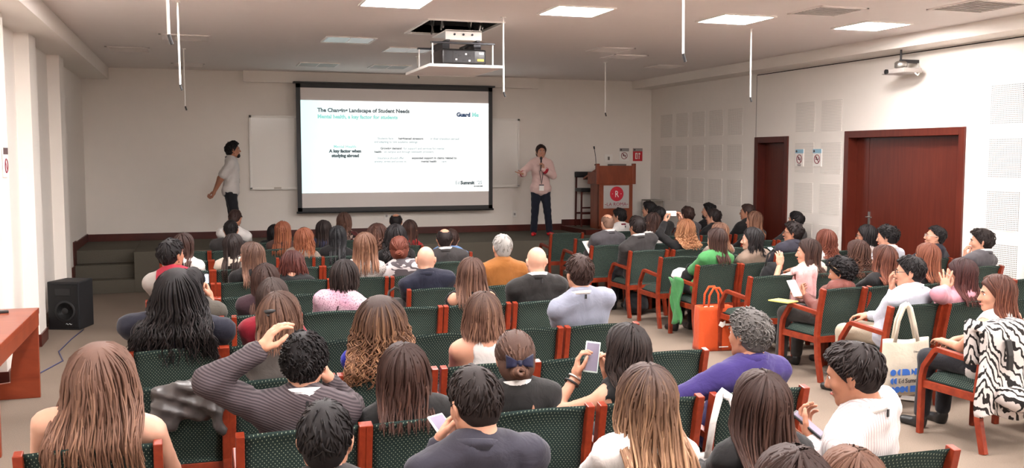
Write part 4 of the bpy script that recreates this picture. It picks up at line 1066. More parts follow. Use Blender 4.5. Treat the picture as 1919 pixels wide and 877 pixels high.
# ------------------------------------------------------------------ hair and cloth colours
_HC = {'black': ((26, 22, 23), (32, 27, 27), (58, 50, 50)), 'blackbrown': ((36, 28, 27), (46, 35, 32), (76, 60, 54)), 'dkbrown': ((52, 36, 32), (74, 48, 40), (104, 72, 60)),
       'darkash': ((56, 44, 40), (76, 56, 50), (104, 80, 70)), 'brown': ((76, 54, 46), (108, 76, 62), (146, 108, 88)), 'ltbrown': ((96, 66, 52), (140, 98, 76), (180, 134, 104)),
       'auburn': ((106, 79, 68), (130, 94, 76), (170, 130, 106)), 'redbrown': ((98, 50, 38), (120, 62, 46), (150, 84, 62)), 'redbrown2': ((70, 42, 34), (118, 66, 50), (160, 100, 76)),
       'copper': ((110, 64, 48), (140, 82, 60), (172, 110, 82)), 'chestnut': ((96, 52, 40), (120, 64, 48), (150, 88, 66)), 'ginger': ((124, 72, 52), (150, 88, 60), (186, 122, 84)),
       'ombre': ((66, 50, 46), (184, 138, 104), (214, 170, 132)), 'brownhl': ((74, 54, 46), (126, 90, 74), (164, 124, 100)), 'curlyblond': ((124, 78, 52), (190, 132, 94), (226, 176, 134)),
       'bluecurl': ((60, 46, 42), (150, 106, 78), (194, 146, 108)), 'curlbrown': ((64, 42, 36), (92, 60, 48), (124, 86, 68)), 'burgundy': ((64, 34, 32), (110, 58, 50), (140, 80, 68)),
       'darkwine': ((50, 30, 30), (92, 48, 44), (120, 68, 60)), 'sleek': ((34, 34, 36), (50, 48, 50), (96, 94, 96)), 'saltpepper': ((92, 88, 86), (110, 104, 100), (170, 164, 158)), 'stubble': ((120, 92, 78), (128, 98, 84), (140, 108, 92)), 'white': ((158, 154, 150), (168, 164, 160), (196, 192, 188))}
def HM(n): return hair_mat('hair_'+n, *[tuple(.85*k for k in srgb(*c)) for c in _HC[n]])
_CC = {'charcoal': (62, 58, 58), 'navyslate': (58, 56, 68), 'white': (232, 226, 222), 'black': (30, 28, 29), 'blackblouse': (38, 36, 36), 'taupe': (150, 132, 120), 'purple': (62, 48, 116), 'greydress': (104, 98, 94),
       'royal': (36, 40, 172), 'darknavy': (34, 34, 48), 'red': (148, 24, 44), 'bluegrey': (160, 164, 182), 'plum': (64, 40, 48), 'blacksuit': (42, 39, 38), 'olivegrey': (88, 82, 74), 'navy': (36, 38, 56), 'mustard': (168, 106, 48),
       'cream': (222, 204, 188), 'brightred': (176, 32, 36), 'sky': (112, 150, 204), 'brownsuit': (86, 60, 54), 'navyblue': (44, 48, 78), 'paleblue': (206, 210, 224), 'pink': (216, 150, 164), 'leather': (122, 62, 52), 'greysuit': (92, 88, 92),
       'green': (84, 160, 94), 'tweed': (150, 128, 112), 'khaki': (198, 182, 160), 'greytrouser': (66, 62, 60), 'jeans': (38, 42, 58), 'wine': (140, 40, 60), 'yellow': (236, 222, 130), 'orange': (236, 92, 40), 'canvas': (232, 220, 200), 'pinkcoat': (208, 160, 158), 'bagblack': (26, 25, 27), 'bowblue': (22, 24, 58), 'baggrey': (84, 80, 78)}
def CL(n):
    D = .62      # reflectance that shows as the listed colour under the ceiling panels
    S = lambda *a: [tuple(D*k for k in srgb(*c)) for c in a]
    if n in _CC: return cloth('cloth_'+n, tuple((.72 if min(_CC[n]) > 170 else D)*k for k in srgb(*_CC[n])), .55 if n in ('leather', 'bowblue') else .85)
    return {'stripe': lambda: cloth_pat('cloth_stripe', 'stripe_v', S((238, 230, 228), (206, 186, 186))), 'rib': lambda: cloth_pat('cloth_rib', 'rib', S((62, 54, 58), (104, 92, 96))),
            'floral': lambda: cloth_pat('cloth_floral', 'floral', S((30, 26, 48), (110, 60, 160), (60, 120, 160), (190, 90, 180))), 'pinkspeck': lambda: cloth_pat('cloth_pinkspeck', 'speck', S((238, 214, 222), (222, 150, 180), (150, 110, 130))),
            'speckbw': lambda: cloth_pat('cloth_speckbw', 'speck', S((226, 216, 210), (216, 206, 200), (70, 60, 58))), 'patch': lambda: cloth_pat('cloth_patch', 'patch', S((236, 228, 228), (104, 96, 100))),
            'hoodie': lambda: cloth_pat('cloth_hoodie', 'sleeves', S((190, 56, 74), (186, 178, 172))), 'floraldark': lambda: cloth_pat('cloth_floraldark', 'floral', S((40, 28, 26), (140, 110, 100), (200, 180, 170), (90, 40, 40))),
            'whiteprint': lambda: cloth_pat('cloth_whiteprint', 'speck', S((230, 220, 216), (216, 196, 190), (150, 110, 104))), 'zebra': lambda: cloth_pat('cloth_zebra', 'zebra', S((236, 226, 222), (36, 32, 32)), .6),
            'pinkwhite': lambda: cloth('cloth_pinkwhite', srgb(214, 184, 178)), 'blackprint': lambda: cloth_pat('cloth_blackprint', 'speck', S((60, 50, 52), (190, 170, 168), (30, 26, 28)))}[n]()

# ------------------------------------------------------------------ people in the room
person('black-haired man at the bottom edge', 'man seen from behind, only his neat black hair showing at the bottom edge', (0.383, 3.170, 1.064), (0.40, 3.29), -7, (-13, -4, 0), sex='m', skin='light', top=('jacket', CL('charcoal')), hairs=dict(st='short', n=260, vol=0.006, r0=0.006), hcol=HM('black'))
person('man in the navy blazer', 'man in a dark navy blazer in the nearest row, looking down at a white phone', (0.907, 3.210, 1.134), (0.97, 3.29), -5, (18, -14, 0), sex='m', skin='light', build=1.1, top=('jacket', CL('navyslate')), hairs=dict(st='short', n=260, vol=0.006, r0=0.006), hcol=HM('blackbrown'), arms=(dict(w=(0.815, 3.360, 0.951), pose='hold', palm=(.7, -.2, .3), f=(.5, .3, .6)), None))
person('woman with ombre hair', 'woman with long hair fading from brown to blonde, wearing a white top, nearest row', (1.561, 3.170, 1.104), (1.53, 3.29), -4, (-8, -4, 0), sex='f', skin='light', top=('shirt', CL('white')), hairs=dict(st='long', n=210, L_=0.36, amp=0.008, freq=11.0, flare=0.35, vol=0.012), hcol=HM('ombre'))
person('woman with long dark brown hair', 'woman with very long straight dark brown hair beside the man in striped shirt', (2.046, 3.170, 1.045), (2.08, 3.29), -3, (-6, -4, 0), sex='f', skin='light', top=('shirt', CL('black')), hairs=dict(st='long', n=210, L_=0.42, amp=0.005, flare=0.45, vol=0.012), hcol=HM('dkbrown'))
person('man in the striped white shirt', 'man in profile wearing a white finely striped shirt, bent over his phone', (2.481, 3.190, 1.129), (2.60, 3.29), 30, (42, -16, 0), sex='m', skin='tan', build=1.18, face=True, top=('shirt', CL('stripe')), collar=CL('stripe'), lanyard=CL('white'), hairs=dict(st='short', n=280, vol=0.01, r0=0.0065, side=0.4), hcol=HM('blackbrown'), arms=(dict(w=(2.446, 3.400, 0.808), pose='hold', palm=(.3, -.1, 1)), dict(w=(2.515, 3.420, 0.758), pose='relax', palm=(-.6, .0, .8))))
person('dark-haired head at the bottom edge', 'top of a dark brown head at the bottom edge below the long-haired woman', (1.364, 1.970, 1.164), (1.45, 2.09), -4, (-9, -4, 0), sex='f', skin='light', top=('shirt', CL('charcoal')), hairs=dict(st='long', n=150, L_=0.2, amp=0.004), hcol=HM('dkbrown'))
person('light-brown head at the bottom edge', 'top of a light brown head at the bottom edge below the striped shirt', (1.806, 2.320, 1.016), (1.93, 2.44), -3, (-7, -4, 0), sex='f', skin='light', top=('shirt', CL('taupe')), hairs=dict(st='long', n=170, L_=0.3, amp=0.004), hcol=HM('ltbrown'))
person('woman in the floral top', 'woman with voluminous auburn hair, bare shoulders and a purple floral strap top', (-0.398, 4.240, 1.090), (-0.44, 4.36), -9, (-18, -4, 0), sex='f', skin='pale', build=1.28, sw=.20, top=('tank', CL('floral'), dict(sl=0, cut='tube', straps=CL('black'))), arms=(dict(l=(-.20, .24, .66), hint=(-.6, -.4, -.9)), dict(l=(.20, .24, .66), hint=(.6, -.4, -.9))), hairs=dict(st='long', n=280, L_=0.31, amp=0.01, freq=10.0, flare=0.42, vol=0.035, thick=0.02), hcol=HM('auburn'))
person('man in the ribbed sweater', 'man in a grey ribbed sweater and white collar, one hand raised by his curly hair', (0.427, 4.260, 1.092), (0.40, 4.36), -7, (-14, -12, 0), sex='m', skin='light', build=1.05, top=('knit', CL('rib')), collar=CL('white'), lanyard=CL('white'), hairs=dict(st='curls', n=420, vol=0.014, r0=0.0058, amp=0.006, thick=0.018), hcol=HM('black'), arms=(dict(w=(0.238, 4.160, 1.181), pose='relax', f=(.55, .15, .9), palm=(.75, .3, -.55), hint=(-1, -.25, -.2)), dict(w=(0.548, 4.340, 0.980), pose='relax', f=(-.35, .1, 1), palm=(-.9, -.1, -.1), hint=(.6, .2, -1))))
person('woman in the black ruffled blouse', 'woman with wavy dark brown hair and black ruffled blouse, in front of the blue jacket', (0.869, 4.240, 1.024), (0.94, 4.36), -6, (-12, -4, 0), sex='f', skin='light', top=('shirt', CL('blackblouse'), dict(sl=.5, ruffle=1)), hairs=dict(st='long', n=230, L_=0.17, amp=0.007, freq=10.0, flare=0.18, vol=0.016), hcol=HM('dkbrown'))
person('woman with the navy bow', 'woman with brown hair in a low bun tied with a navy bow, black blouse', (1.400, 4.240, 1.059), (1.47, 4.36), -5, (-8, -10, 0), sex='f', skin='light', top=('shirt', CL('blackblouse'), dict(sl=1)), collar=CL('white'), hairs=dict(st='bun', n=240, r0=0.006), hcol=HM('brown'))
person('woman holding up a phone', 'woman with long dark hair in a black sleeveless vest holding up a phone', (1.970, 4.240, 1.054), (2.05, 4.36), 6, (20, -6, 0), sex='f', skin='light', top=('shirt', CL('black'), dict(sl=0)), hairs=dict(st='long', n=210, L_=0.12, amp=0.007, flare=0.15, vol=0.012), hcol=HM('blackbrown'), arms=(dict(w=(1.785, 4.420, 0.906), pose='hold', palm=(.75, -.3, .4), f=(.15, .1, 1), hint=(-.8, -.2, -1)), dict(w=(1.972, 4.460, 0.886), pose='hold', palm=(-.8, -.2, .3), f=(-.2, .1, 1), hint=(.6, -.1, -1))))
person('grey-haired man in the purple shirt', 'man with curly grey hair in a purple shirt, arm over the chair', (2.656, 4.240, 1.094), (2.65, 4.36), 8, (22, -2, 0), sex='m', skin='tan', build=1.15, top=('shirt', CL('purple')), collar=CL('purple'), hairs=dict(st='curls', n=380, vol=0.01, r0=0.0058, amp=0.005, thick=0.015), hcol=HM('saltpepper'), arms=(dict(w=(2.372, 4.500, 0.734), hint=(-1, -.3, -.25)), None))
person('woman with the hair claw', 'woman with brown hair held by a small dark claw clip, grey dress', (0.403, 5.240, 1.146), (0.40, 5.36), -8, (-30, -6, 0), sex='f', skin='light', top=('shirt', CL('greydress'), dict(sl=1)), hairs=dict(st='long', n=210, L_=0.12, amp=0.007, flare=0.15, vol=0.014), hcol=HM('brownhl'))
person('woman in the royal blue jacket', 'woman with long curly highlighted hair and a royal blue jacket', (0.945, 5.240, 1.083), (0.96, 5.36), -6, (-13, -4, 0), sex='f', skin='light', top=('jacket', CL('royal'), dict(lapel=False)), hairs=dict(st='long', n=300, L_=0.25, amp=0.016, freq=34.0, flare=0.45, vol=0.04, r0=0.0062, thick=0.02), hcol=HM('bluecurl'))
person('woman in the white sleeveless top', 'woman with straight brown hair cut at the shoulders and white sleeveless top', (1.537, 5.240, 1.095), (1.53, 5.36), -5, (-10, -4, 0), sex='f', skin='light', top=('tank', CL('white'), dict(sl=0, cut='racer', g=.009)), hairs=dict(st='long', n=230, L_=0.07, amp=0.003, flare=0.22, vol=0.01), hcol=HM('brownhl'))
person('woman with long black curls', 'broad-shouldered woman with very long black wavy hair and dark navy top at the left', (-0.134, 6.220, 1.163), (-0.15, 6.34), -10, (-19, -4, 0), sex='f', skin='light', build=1.5, sw=.245, top=('shirt', CL('darknavy')), hairs=dict(st='long', n=300, L_=0.34, amp=0.012, freq=22.0, flare=0.85, vol=0.045, thick=0.02), hcol=HM('black'))
person('woman in the red long-sleeved top', 'woman in a dark red top with long dark hair, right behind the claw-clip woman', (0.438, 6.220, 1.101), (0.40, 6.34), -8, (-25, -5, 0), sex='f', skin='light', top=('shirt', CL('red')), hairs=dict(st='long', n=200, L_=0.22, amp=0.004, flare=0.1), hcol=HM('darkash'))
person('man in the light blue-grey shirt', 'man with short dark hair in a light blue-grey shirt with white lanyard', (2.527, 6.220, 1.187), (2.65, 6.34), -3, (8, 0, 0), sex='m', skin='light', build=1.1, top=('shirt', CL('bluegrey')), collar=CL('bluegrey'), lanyard=CL('white'), glasses=M_black, hairs=dict(st='short', n=280, vol=0.01, r0=0.006), hcol=HM('dkbrown'))
person('woman in the plum top', 'woman with dark hair and a plum top, head above the red-sleeved woman', (0.467, 7.370, 1.069), (0.40, 7.49), -9, (-18, -4, 0), sex='f', skin='light', top=('shirt', CL('plum')), hairs=dict(st='long', n=180, L_=0.2, amp=0.004, flare=0.15), hcol=HM('dkbrown'))
person('woman in the pink speckled cardigan', 'woman with a dark bob and a pink and white speckled cardigan', (1.056, 7.370, 1.078), (0.96, 7.49), -8, (-28, -12, 0), sex='f', skin='light', build=1.12, top=('knit', CL('pinkspeck')), hairs=dict(st='long', n=200, L_=0.05, amp=0.003, flare=0.02, vol=0.012), hcol=HM('blackbrown'))
person('woman in the off-shoulder black top', 'woman with long straight brown hair and black off-shoulder top beside the bald man', (2.065, 7.370, 1.061), (2.08, 7.49), -4, (-9, -4, 0), sex='f', skin='light', top=('shirt', CL('black'), dict(sl=1, cut='offsh')), hairs=dict(st='long', n=220, L_=0.19, amp=0.004, flare=0.28, vol=0.012), hcol=HM('brown'))
person('bald man in the black suit', 'bald man in a black suit with white collar and lanyard tab', (2.618, 7.370, 1.150), (2.65, 7.49), -3, (0, -2, 0), sex='m', skin='pale', build=1.15, top=('jacket', CL('blacksuit')), collar=CL('white'), lanyard=CL('white'))
person('person hidden behind the black curls', 'person mostly hidden behind the long black curls, raising a phone in a grey-brown sleeve', (-0.050, 7.370, 1.066), (-0.03, 7.49), -10, (-21, -4, 0), sex='m', skin='light', top=('shirt', CL('olivegrey')), hairs=dict(st='short', n=150), hcol=HM('black'), arms=(None, dict(w=(0.063, 7.420, 0.964), pose='hold', f=(-.25, .15, 1), palm=(-.8, -.2, .3), hint=(.25, -.5, -1))))
person('man in the red hoodie', 'bearded man in profile wearing a grey sweatshirt with red hood on the left', (-0.218, 8.370, 1.196), (-0.15, 8.49), -8, (-46, 2, 0), sex='m', skin='tan', face=True, beard=HM('black'), top=('knit', CL('hoodie'), dict(hood=1)), hairs=dict(st='short', n=240, vol=0.012, r0=0.0065), hcol=HM('black'))
person('bald man in the navy jacket', 'bald man in a dark navy jacket in the middle of the room', (1.924, 8.370, 1.086), (2.00, 8.49), -5, (-14, -3, 0), sex='m', skin='pale', build=1.1, top=('jacket', CL('navy')), glasses=M_metal)
person('grey-haired man in the orange jacket', 'grey-haired man in a mustard orange jacket', (2.640, 8.370, 1.170), (2.65, 8.49), -3, (2, 0, 0), sex='m', skin='light', build=1.12, top=('shirt', CL('mustard'), dict(g=.016)), collar=CL('mustard'), hairs=dict(st='short', n=260, vol=0.004, r0=0.0055, thick=0.008), hcol=HM('white'))
person('woman in black with burgundy hair', 'woman with burgundy hair bent forward in a black top', (0.847, 9.400, 0.961), (0.91, 9.44), -10, (-10, -30, 0), sex='f', skin='light', top=('shirt', CL('black')), hairs=dict(st='long', n=220, L_=0.07, amp=0.005, flare=0.35, vol=0.02), hcol=HM('burgundy'))
person('woman in the speckled white blouse', 'woman with long light brown hair over a black and white speckled blouse', (1.537, 9.320, 1.129), (1.52, 9.44), -8, (-15, -4, 0), sex='f', skin='light', top=('shirt', CL('speckbw')), hairs=dict(st='long', n=220, L_=0.2, amp=0.005, flare=0.2, vol=0.012), hcol=HM('ltbrown'))
person('woman in the grey and white patterned blouse', 'woman with an auburn low bun and a grey and white patterned blouse', (1.874, 9.320, 1.093), (1.98, 9.44), -6, (-10, -12, 0), sex='f', skin='light', build=1.12, top=('shirt', CL('patch')), hairs=dict(st='bun', n=200, r0=0.0065), hcol=HM('redbrown'))
person('woman with glasses and streaked hair', 'woman in profile with glasses and long streaked brown hair', (0.458, 9.320, 1.064), (0.42, 9.44), 8, (58, -6, 0), sex='f', skin='light', face=True, glasses=M_metal, top=('shirt', CL('black')), hairs=dict(st='long', n=220, L_=0.23, amp=0.005, flare=0.2, vol=0.012), hcol=HM('brownhl'))
person('woman in the white top with a dark strap', 'woman with long dark hair and a white top, behind the hooded man', (-0.149, 10.420, 1.086), (-0.15, 10.54), -15, (-30, -4, 0), far=True, sex='f', skin='light', top=('shirt', CL('white')), hairs=dict(st='long', n=170, L_=0.18, amp=0.004, flare=0.1), hcol=HM('dkbrown'))
person('woman in the cream sleeved top', 'woman with long dark hair and cream sleeves left of the woman with glasses', (0.342, 10.420, 1.067), (0.40, 10.54), -13, (-27, -4, 0), far=True, sex='f', skin='light', top=('shirt', CL('cream')), hairs=dict(st='long', n=170, L_=0.33, amp=0.004, flare=0.05), hcol=HM('blackbrown'))
person('balding man in the dark suit', 'balding man in a charcoal suit with white collar below the screen edge', (2.611, 10.420, 1.080), (2.65, 10.54), -4, (-9, -4, 0), far=True, sex='m', skin='light', build=1.15, top=('jacket', CL('charcoal')), collar=CL('white'), lanyard=CL('white'), hairs=dict(st='ring', n=200, r0=0.007), hcol=HM('blackbrown'))
person('woman with wavy black hair', 'woman with wavy black hair directly beyond the auburn bun', (2.061, 10.420, 1.124), (2.08, 10.54), -6, (-13, -4, 0), far=True, sex='f', skin='light', top=('shirt', CL('black')), hairs=dict(st='long', n=200, L_=0.2, amp=0.013, freq=20.0, flare=0.3, vol=0.02), hcol=HM('black'))
person('woman with sleek grey-black hair', 'woman with long sleek black hair in a half knot and black top', (1.561, 11.420, 1.052), (1.52, 11.54), -10, (-20, -4, 0), far=True, sex='f', skin='light', top=('shirt', CL('black')), hairs=dict(st='long', n=190, L_=0.27, amp=0.002, flare=0.05), hcol=HM('sleek'))
person('woman with honey blonde hair', 'woman with honey blonde wavy hair next to the red-haired one', (1.170, 11.420, 1.037), (1.11, 11.54), -12, (-24, -4, 0), far=True, sex='f', skin='light', top=('shirt', CL('taupe')), hairs=dict(st='long', n=170, L_=0.14, amp=0.008, freq=14.0, flare=0.2, vol=0.01), hcol=HM('ginger'))
person('woman with curly dark brown hair', 'woman with short curly dark brown hair and olive top, left of the black wavy hair', (2.032, 11.420, 1.066), (2.08, 11.54), -8, (-16, -4, 0), far=True, sex='f', skin='light', top=('shirt', CL('olivegrey')), hairs=dict(st='long', n=240, L_=0.1, amp=0.016, freq=26.0, flare=0.3, vol=0.03), hcol=HM('curlbrown'))
person('woman in the red cardigan', 'woman with dark brown hair and bright red cardigan near the stage', (2.664, 12.520, 1.031), (2.54, 12.64), -10, (-12, -4, 0), far=True, sex='f', skin='light', build=1.1, top=('shirt', CL('brightred')), hairs=dict(st='long', n=180, L_=0.15, amp=0.004, flare=0.15), hcol=HM('dkbrown'))
person('person in the blue shirt', 'person in a light blue shirt hidden behind the balding man in suit', (2.949, 11.420, 0.991), (2.90, 11.54), -4, (-7, -4, 0), far=True, sex='m', skin='light', build=1.05, top=('shirt', CL('sky')), hairs=dict(st='short', n=120), hcol=HM('dkbrown'))
person('woman with long copper hair', 'woman with long straight copper hair in the front left seats', (1.023, 12.520, 1.048), (1.01, 12.64), -15, (-30, -4, 0), far=True, sex='f', skin='light', top=('shirt', CL('brownsuit')), hairs=dict(st='long', n=180, L_=0.25, amp=0.003, flare=0.2), hcol=HM('ginger'))
person('woman with dark hair in the navy top', 'woman with dark hair and a navy blue top in the front rows', (1.535, 12.520, 1.050), (1.52, 12.64), -12, (-25, -4, 0), far=True, sex='f', skin='light', top=('shirt', CL('navyblue')), hairs=dict(st='long', n=170, L_=0.16, amp=0.003, flare=0.1), hcol=HM('blackbrown'))
person('man in the dark suit', 'man with short black hair and charcoal suit just below the standing man', (0.383, 12.520, 1.084), (0.38, 12.64), -18, (-8, -14, 0), far=True, sex='m', skin='light', build=1.1, top=('jacket', CL('charcoal')), collar=CL('white'), hairs=dict(st='short', n=150, r0=0.007), hcol=HM('black'))
person('person with black hair behind the copper hair', 'person with black hair half hidden behind the long copper hair', (0.997, 13.520, 0.939), (0.96, 13.64), -18, (-38, -4, 0), far=True, sex='f', skin='light', top=('shirt', CL('black')), hairs=dict(st='long', n=150, L_=0.16, amp=0.004, flare=0.15), hcol=HM('black'))
person('woman in the floral blouse at the front', 'woman with brown hair and dark floral blouse in the front row below the screen', (1.941, 13.520, 1.089), (1.94, 13.64), -13, (-26, -4, 0), far=True, sex='f', skin='light', top=('shirt', CL('floraldark')), hairs=dict(st='long', n=170, L_=0.14, amp=0.003, flare=0.15), hcol=HM('brown'))
person('balding man at the front', 'balding dark-haired man in the front row under the screen', (2.676, 13.520, 1.073), (2.65, 13.64), -8, (-15, -4, 0), far=True, sex='m', skin='tan', top=('jacket', CL('charcoal')), collar=CL('white'), hairs=dict(st='ring', n=160, r0=0.007), hcol=HM('black'))
person('man in the white shirt bending down', 'man with short brown hair in a white shirt bending his head at front left', (0.473, 13.520, 1.163), (0.45, 13.64), -21, (-25, -30, 0), far=True, sex='m', skin='tan', top=('shirt', CL('white')), hairs=dict(st='short', n=150, r0=0.007, thick=0.008), hcol=HM('dkbrown'))
person('woman in the white sleeveless blouse', 'woman with long brown hair, white sleeveless blouse, sitting against the zebra print coat', (5.173, 5.170, 1.061), (5.24, 5.29), 10, (62, -4, 0), sex='f', skin='light', face=True, top=('shirt', CL('white'), dict(sl=0)), hairs=dict(st='long', n=230, L_=0.18, amp=0.004, flare=0.15, vol=0.012), hcol=HM('redbrown2'))
person('man in the white shirt with glasses', 'man with black hair and glasses in a white shirt, hand at his chin', (5.393, 6.270, 1.079), (5.36, 6.39), 14, (52, -4, 0), sex='m', skin='light', build=1.12, face=True, glasses=M_black, trous=CL('khaki'), top=('shirt', CL('paleblue')), collar=CL('paleblue'), lanyard=None, hairs=dict(st='short', n=280, vol=0.01, r0=0.006), hcol=HM('black'), arms=(dict(w=(5.395, 6.450, 0.905), pose='relax', f=(-.2, .2, 1), palm=(.3, -.9, .2), hint=(-.8, -.1, -1)), None))
person('woman in the pink sweater', 'woman with dark hair in a pink sweater pressing a hand to her head', (5.903, 6.270, 1.039), (5.91, 6.39), 10, (40, -8, 0), sex='f', skin='light', build=1.1, top=('knit', CL('pink')), hairs=dict(st='long', n=210, L_=0.18, amp=0.004, flare=0.25, vol=0.012), hcol=HM('darkwine'), arms=(dict(w=(5.725, 6.240, 0.927), pose='open', f=(.12, .1, 1), palm=(.7, .6, 0), hint=(-1, -.6, -.5)), None))
person('person in the brown leather jacket', 'person with short wavy black hair, sunglasses on top and a brown leather jacket', (5.587, 7.390, 0.941), (5.47, 7.39), 18, (40, -14, 0), sex='f', skin='tan', trous=CL('greytrouser'), top=('jacket', CL('leather'), dict(lapel=False)), hairs=dict(st='curls', n=380, vol=0.02, r0=0.0075, amp=0.009, thick=0.024), hcol=HM('black'), arms=(dict(w=(5.346, 7.550, 0.705), pose='hold', palm=(.5, 0, 1)), None))
person('woman with the brown ponytail', 'woman with long brown hair gathered at the neck and black top behind white shirt', (5.956, 7.270, 1.059), (5.91, 7.39), 8, (14, -4, 0), sex='f', skin='light', top=('shirt', CL('black')), hairs=dict(st='long', n=200, L_=0.16, amp=0.004, flare=0.35, vol=0.01), hcol=HM('redbrown2'))
person('woman with long straight copper-brown hair', 'woman with long straight copper-brown hair and black top left of the pink sweater', (6.441, 7.270, 1.063), (6.48, 7.39), 8, (16, -4, 0), sex='f', skin='light', top=('shirt', CL('black')), hairs=dict(st='long', n=200, L_=0.16, amp=0.002, flare=0.22, vol=0.01), hcol=HM('copper'))
person('woman with the pink hair clip', 'woman in profile with a pink hair clip, cream top, one hand lifted', (5.813, 8.220, 1.043), (5.86, 8.34), 12, (56, -4, 0), sex='f', skin='light', face=True, top=('shirt', CL('cream'), dict(sl=1)), hairs=dict(st='long', n=200, L_=0.17, amp=0.003, flare=0.05, vol=0.008), hcol=HM('dkbrown'), arms=(dict(w=(5.547, 8.300, 0.911), pose='relax', f=(.05, .1, 1), palm=(.5, .8, 0), hint=(-.8, -.4, -1)), None))
person('woman with long brown curls', 'woman with long tight brown curls in the middle of the right block', (6.409, 8.220, 1.014), (6.43, 8.34), 8, (18, -4, 0), sex='f', skin='light', top=('shirt', CL('whiteprint')), hairs=dict(st='long', n=260, L_=0.17, amp=0.015, freq=30.0, flare=0.35, vol=0.022, r0=0.0065), hcol=HM('curlbrown'))
person('man in the grey suit', 'man with thick dark hair and grey suit, fist at his mouth, before the white wall', (7.993, 8.220, 1.092), (7.92, 8.34), 14, (52, -4, 0), sex='m', skin='light', build=1.1, face=True, top=('jacket', CL('greysuit')), collar=CL('white'), hairs=dict(st='short', n=280, vol=0.018, r0=0.007, thick=0.02), hcol=HM('blackbrown'), arms=(dict(w=(7.926, 8.350, 0.904), pose='grip', f=(-.1, .1, 1), palm=(.6, -.6, 0), hint=(-.7, -.1, -1)), None))
person('man with glasses looking up', 'man with receding hair and glasses in dark navy, in front of the wide door', (8.103, 9.020, 1.073), (7.98, 9.14), 14, (58, 8, 0), sex='m', skin='light', face=True, glasses=M_metal, top=('jacket', CL('darknavy'), dict(lapel=False)), hairs=dict(st='short', n=240, vol=0.006, r0=0.006, rec=0.035), hcol=HM('black'))
person('woman in the green jacket', 'woman with a long dark ponytail and a bright green jacket on the aisle', (5.382, 9.270, 1.088), (5.34, 9.39), 6, (22, -4, 0), sex='f', skin='light', build=1.08, top=('jacket', CL('green'), dict(lapel=False)), hairs=dict(st='long', n=200, L_=0.2, amp=0.003, flare=-0.15, vol=0.004), hcol=HM('dkbrown'))
person('woman with light brown hair beyond the green jacket', 'woman with light brown hair just behind the green jacket woman', (5.910, 10.120, 1.081), (5.89, 10.24), 9, (19, -4, 0), far=True, sex='f', skin='light', top=('shirt', CL('taupe')), hairs=dict(st='long', n=170, L_=0.16, amp=0.003, flare=0.2), hcol=HM('ltbrown'))
person('woman in the tan tweed jacket', 'woman in profile with dark shoulder-length hair and tan tweed jacket', (5.824, 9.270, 1.082), (5.88, 9.39), 10, (56, -2, 0), sex='f', skin='pale', face=True, top=('jacket', CL('tweed'), dict(lapel=False)), hairs=dict(st='long', n=200, L_=0.11, amp=0.006, flare=0.1, vol=0.012), hcol=HM('black'))
person('man with glasses in the navy jacket', 'man with glasses and dark quiff in a navy jacket near the narrow door', (6.935, 10.120, 1.069), (6.88, 10.24), 10, (54, 0, 0), sex='m', skin='tan', face=True, glasses=M_black, build=1.08, top=('jacket', CL('navyslate')), hairs=dict(st='short', n=240, vol=0.016, r0=0.007, thick=0.018), hcol=HM('blackbrown'))
person('man partly hidden beyond the navy jacket', 'grey-suited dark-haired man partly hidden beyond the navy jacket by the door', (8.080, 11.720, 1.098), (7.97, 11.84), 20, (30, 0, 0), far=True, sex='m', skin='light', top=('jacket', CL('charcoal')), hairs=dict(st='short', n=150, vol=0.008, r0=0.007), hcol=HM('black'))
person('woman with wavy chestnut hair', 'woman with wavy chestnut hair and white lace top before the perforated wall', (6.794, 9.270, 1.038), (6.73, 9.39), 11, (2, -4, 0), sex='f', skin='light', top=('shirt', CL('white'), dict(sl=1)), hairs=dict(st='long', n=230, L_=0.14, amp=0.012, freq=18.0, flare=0.18, vol=0.02), hcol=HM('chestnut'))
person('woman with straight black hair and glasses', 'woman with straight black hair and glasses looking left in front of the wide door', (7.655, 9.670, 1.046), (7.65, 9.79), 12, (48, -4, 0), sex='f', skin='tan', face=True, glasses=M_black, top=('shirt', CL('whiteprint')), hairs=dict(st='long', n=190, L_=0.08, amp=0.002, flare=0.02, vol=0.008), hcol=HM('black'))
person('man with curly black hair', 'man with short curly black hair and pale shirt before the wide door', (7.308, 8.870, 1.105), (7.30, 8.99), 12, (40, -8, 0), sex='m', skin='light', top=('shirt', CL('paleblue')), collar=CL('white'), hairs=dict(st='curls', n=300, vol=0.012, r0=0.0065, amp=0.006, thick=0.016), hcol=HM('black'))
person('man in the black suit by the aisle', 'man with wavy dark hair in a black suit on the aisle, looking left', (5.211, 10.920, 1.126), (5.32, 11.04), 8, (16, -4, 0), far=True, sex='m', skin='tan', build=1.25, top=('jacket', CL('charcoal')), collar=CL('white'), hairs=dict(st='short', n=190, vol=0.014, r0=0.0075, thick=0.018), hcol=HM('blackbrown'))
person('woman photographing', 'woman with blond-brown curls dressed in black, raising a phone with both hands', (5.891, 10.920, 1.076), (5.91, 11.04), 10, (8, 0, 0), sex='f', skin='light', top=('shirt', CL('black')), hairs=dict(st='long', n=280, L_=0.16, amp=0.015, freq=32.0, flare=0.25, vol=0.026, r0=0.0062), hcol=HM('curlyblond'), arms=(dict(w=(5.706, 11.120, 1.155), pose='hold', f=(.15, .1, 1), palm=(.85, -.2, .1), hint=(-1, -.3, -.6)), dict(w=(5.952, 11.150, 1.169), pose='hold', f=(-.25, .1, 1), palm=(-.85, -.2, .1), hint=(1, -.2, -.6))))
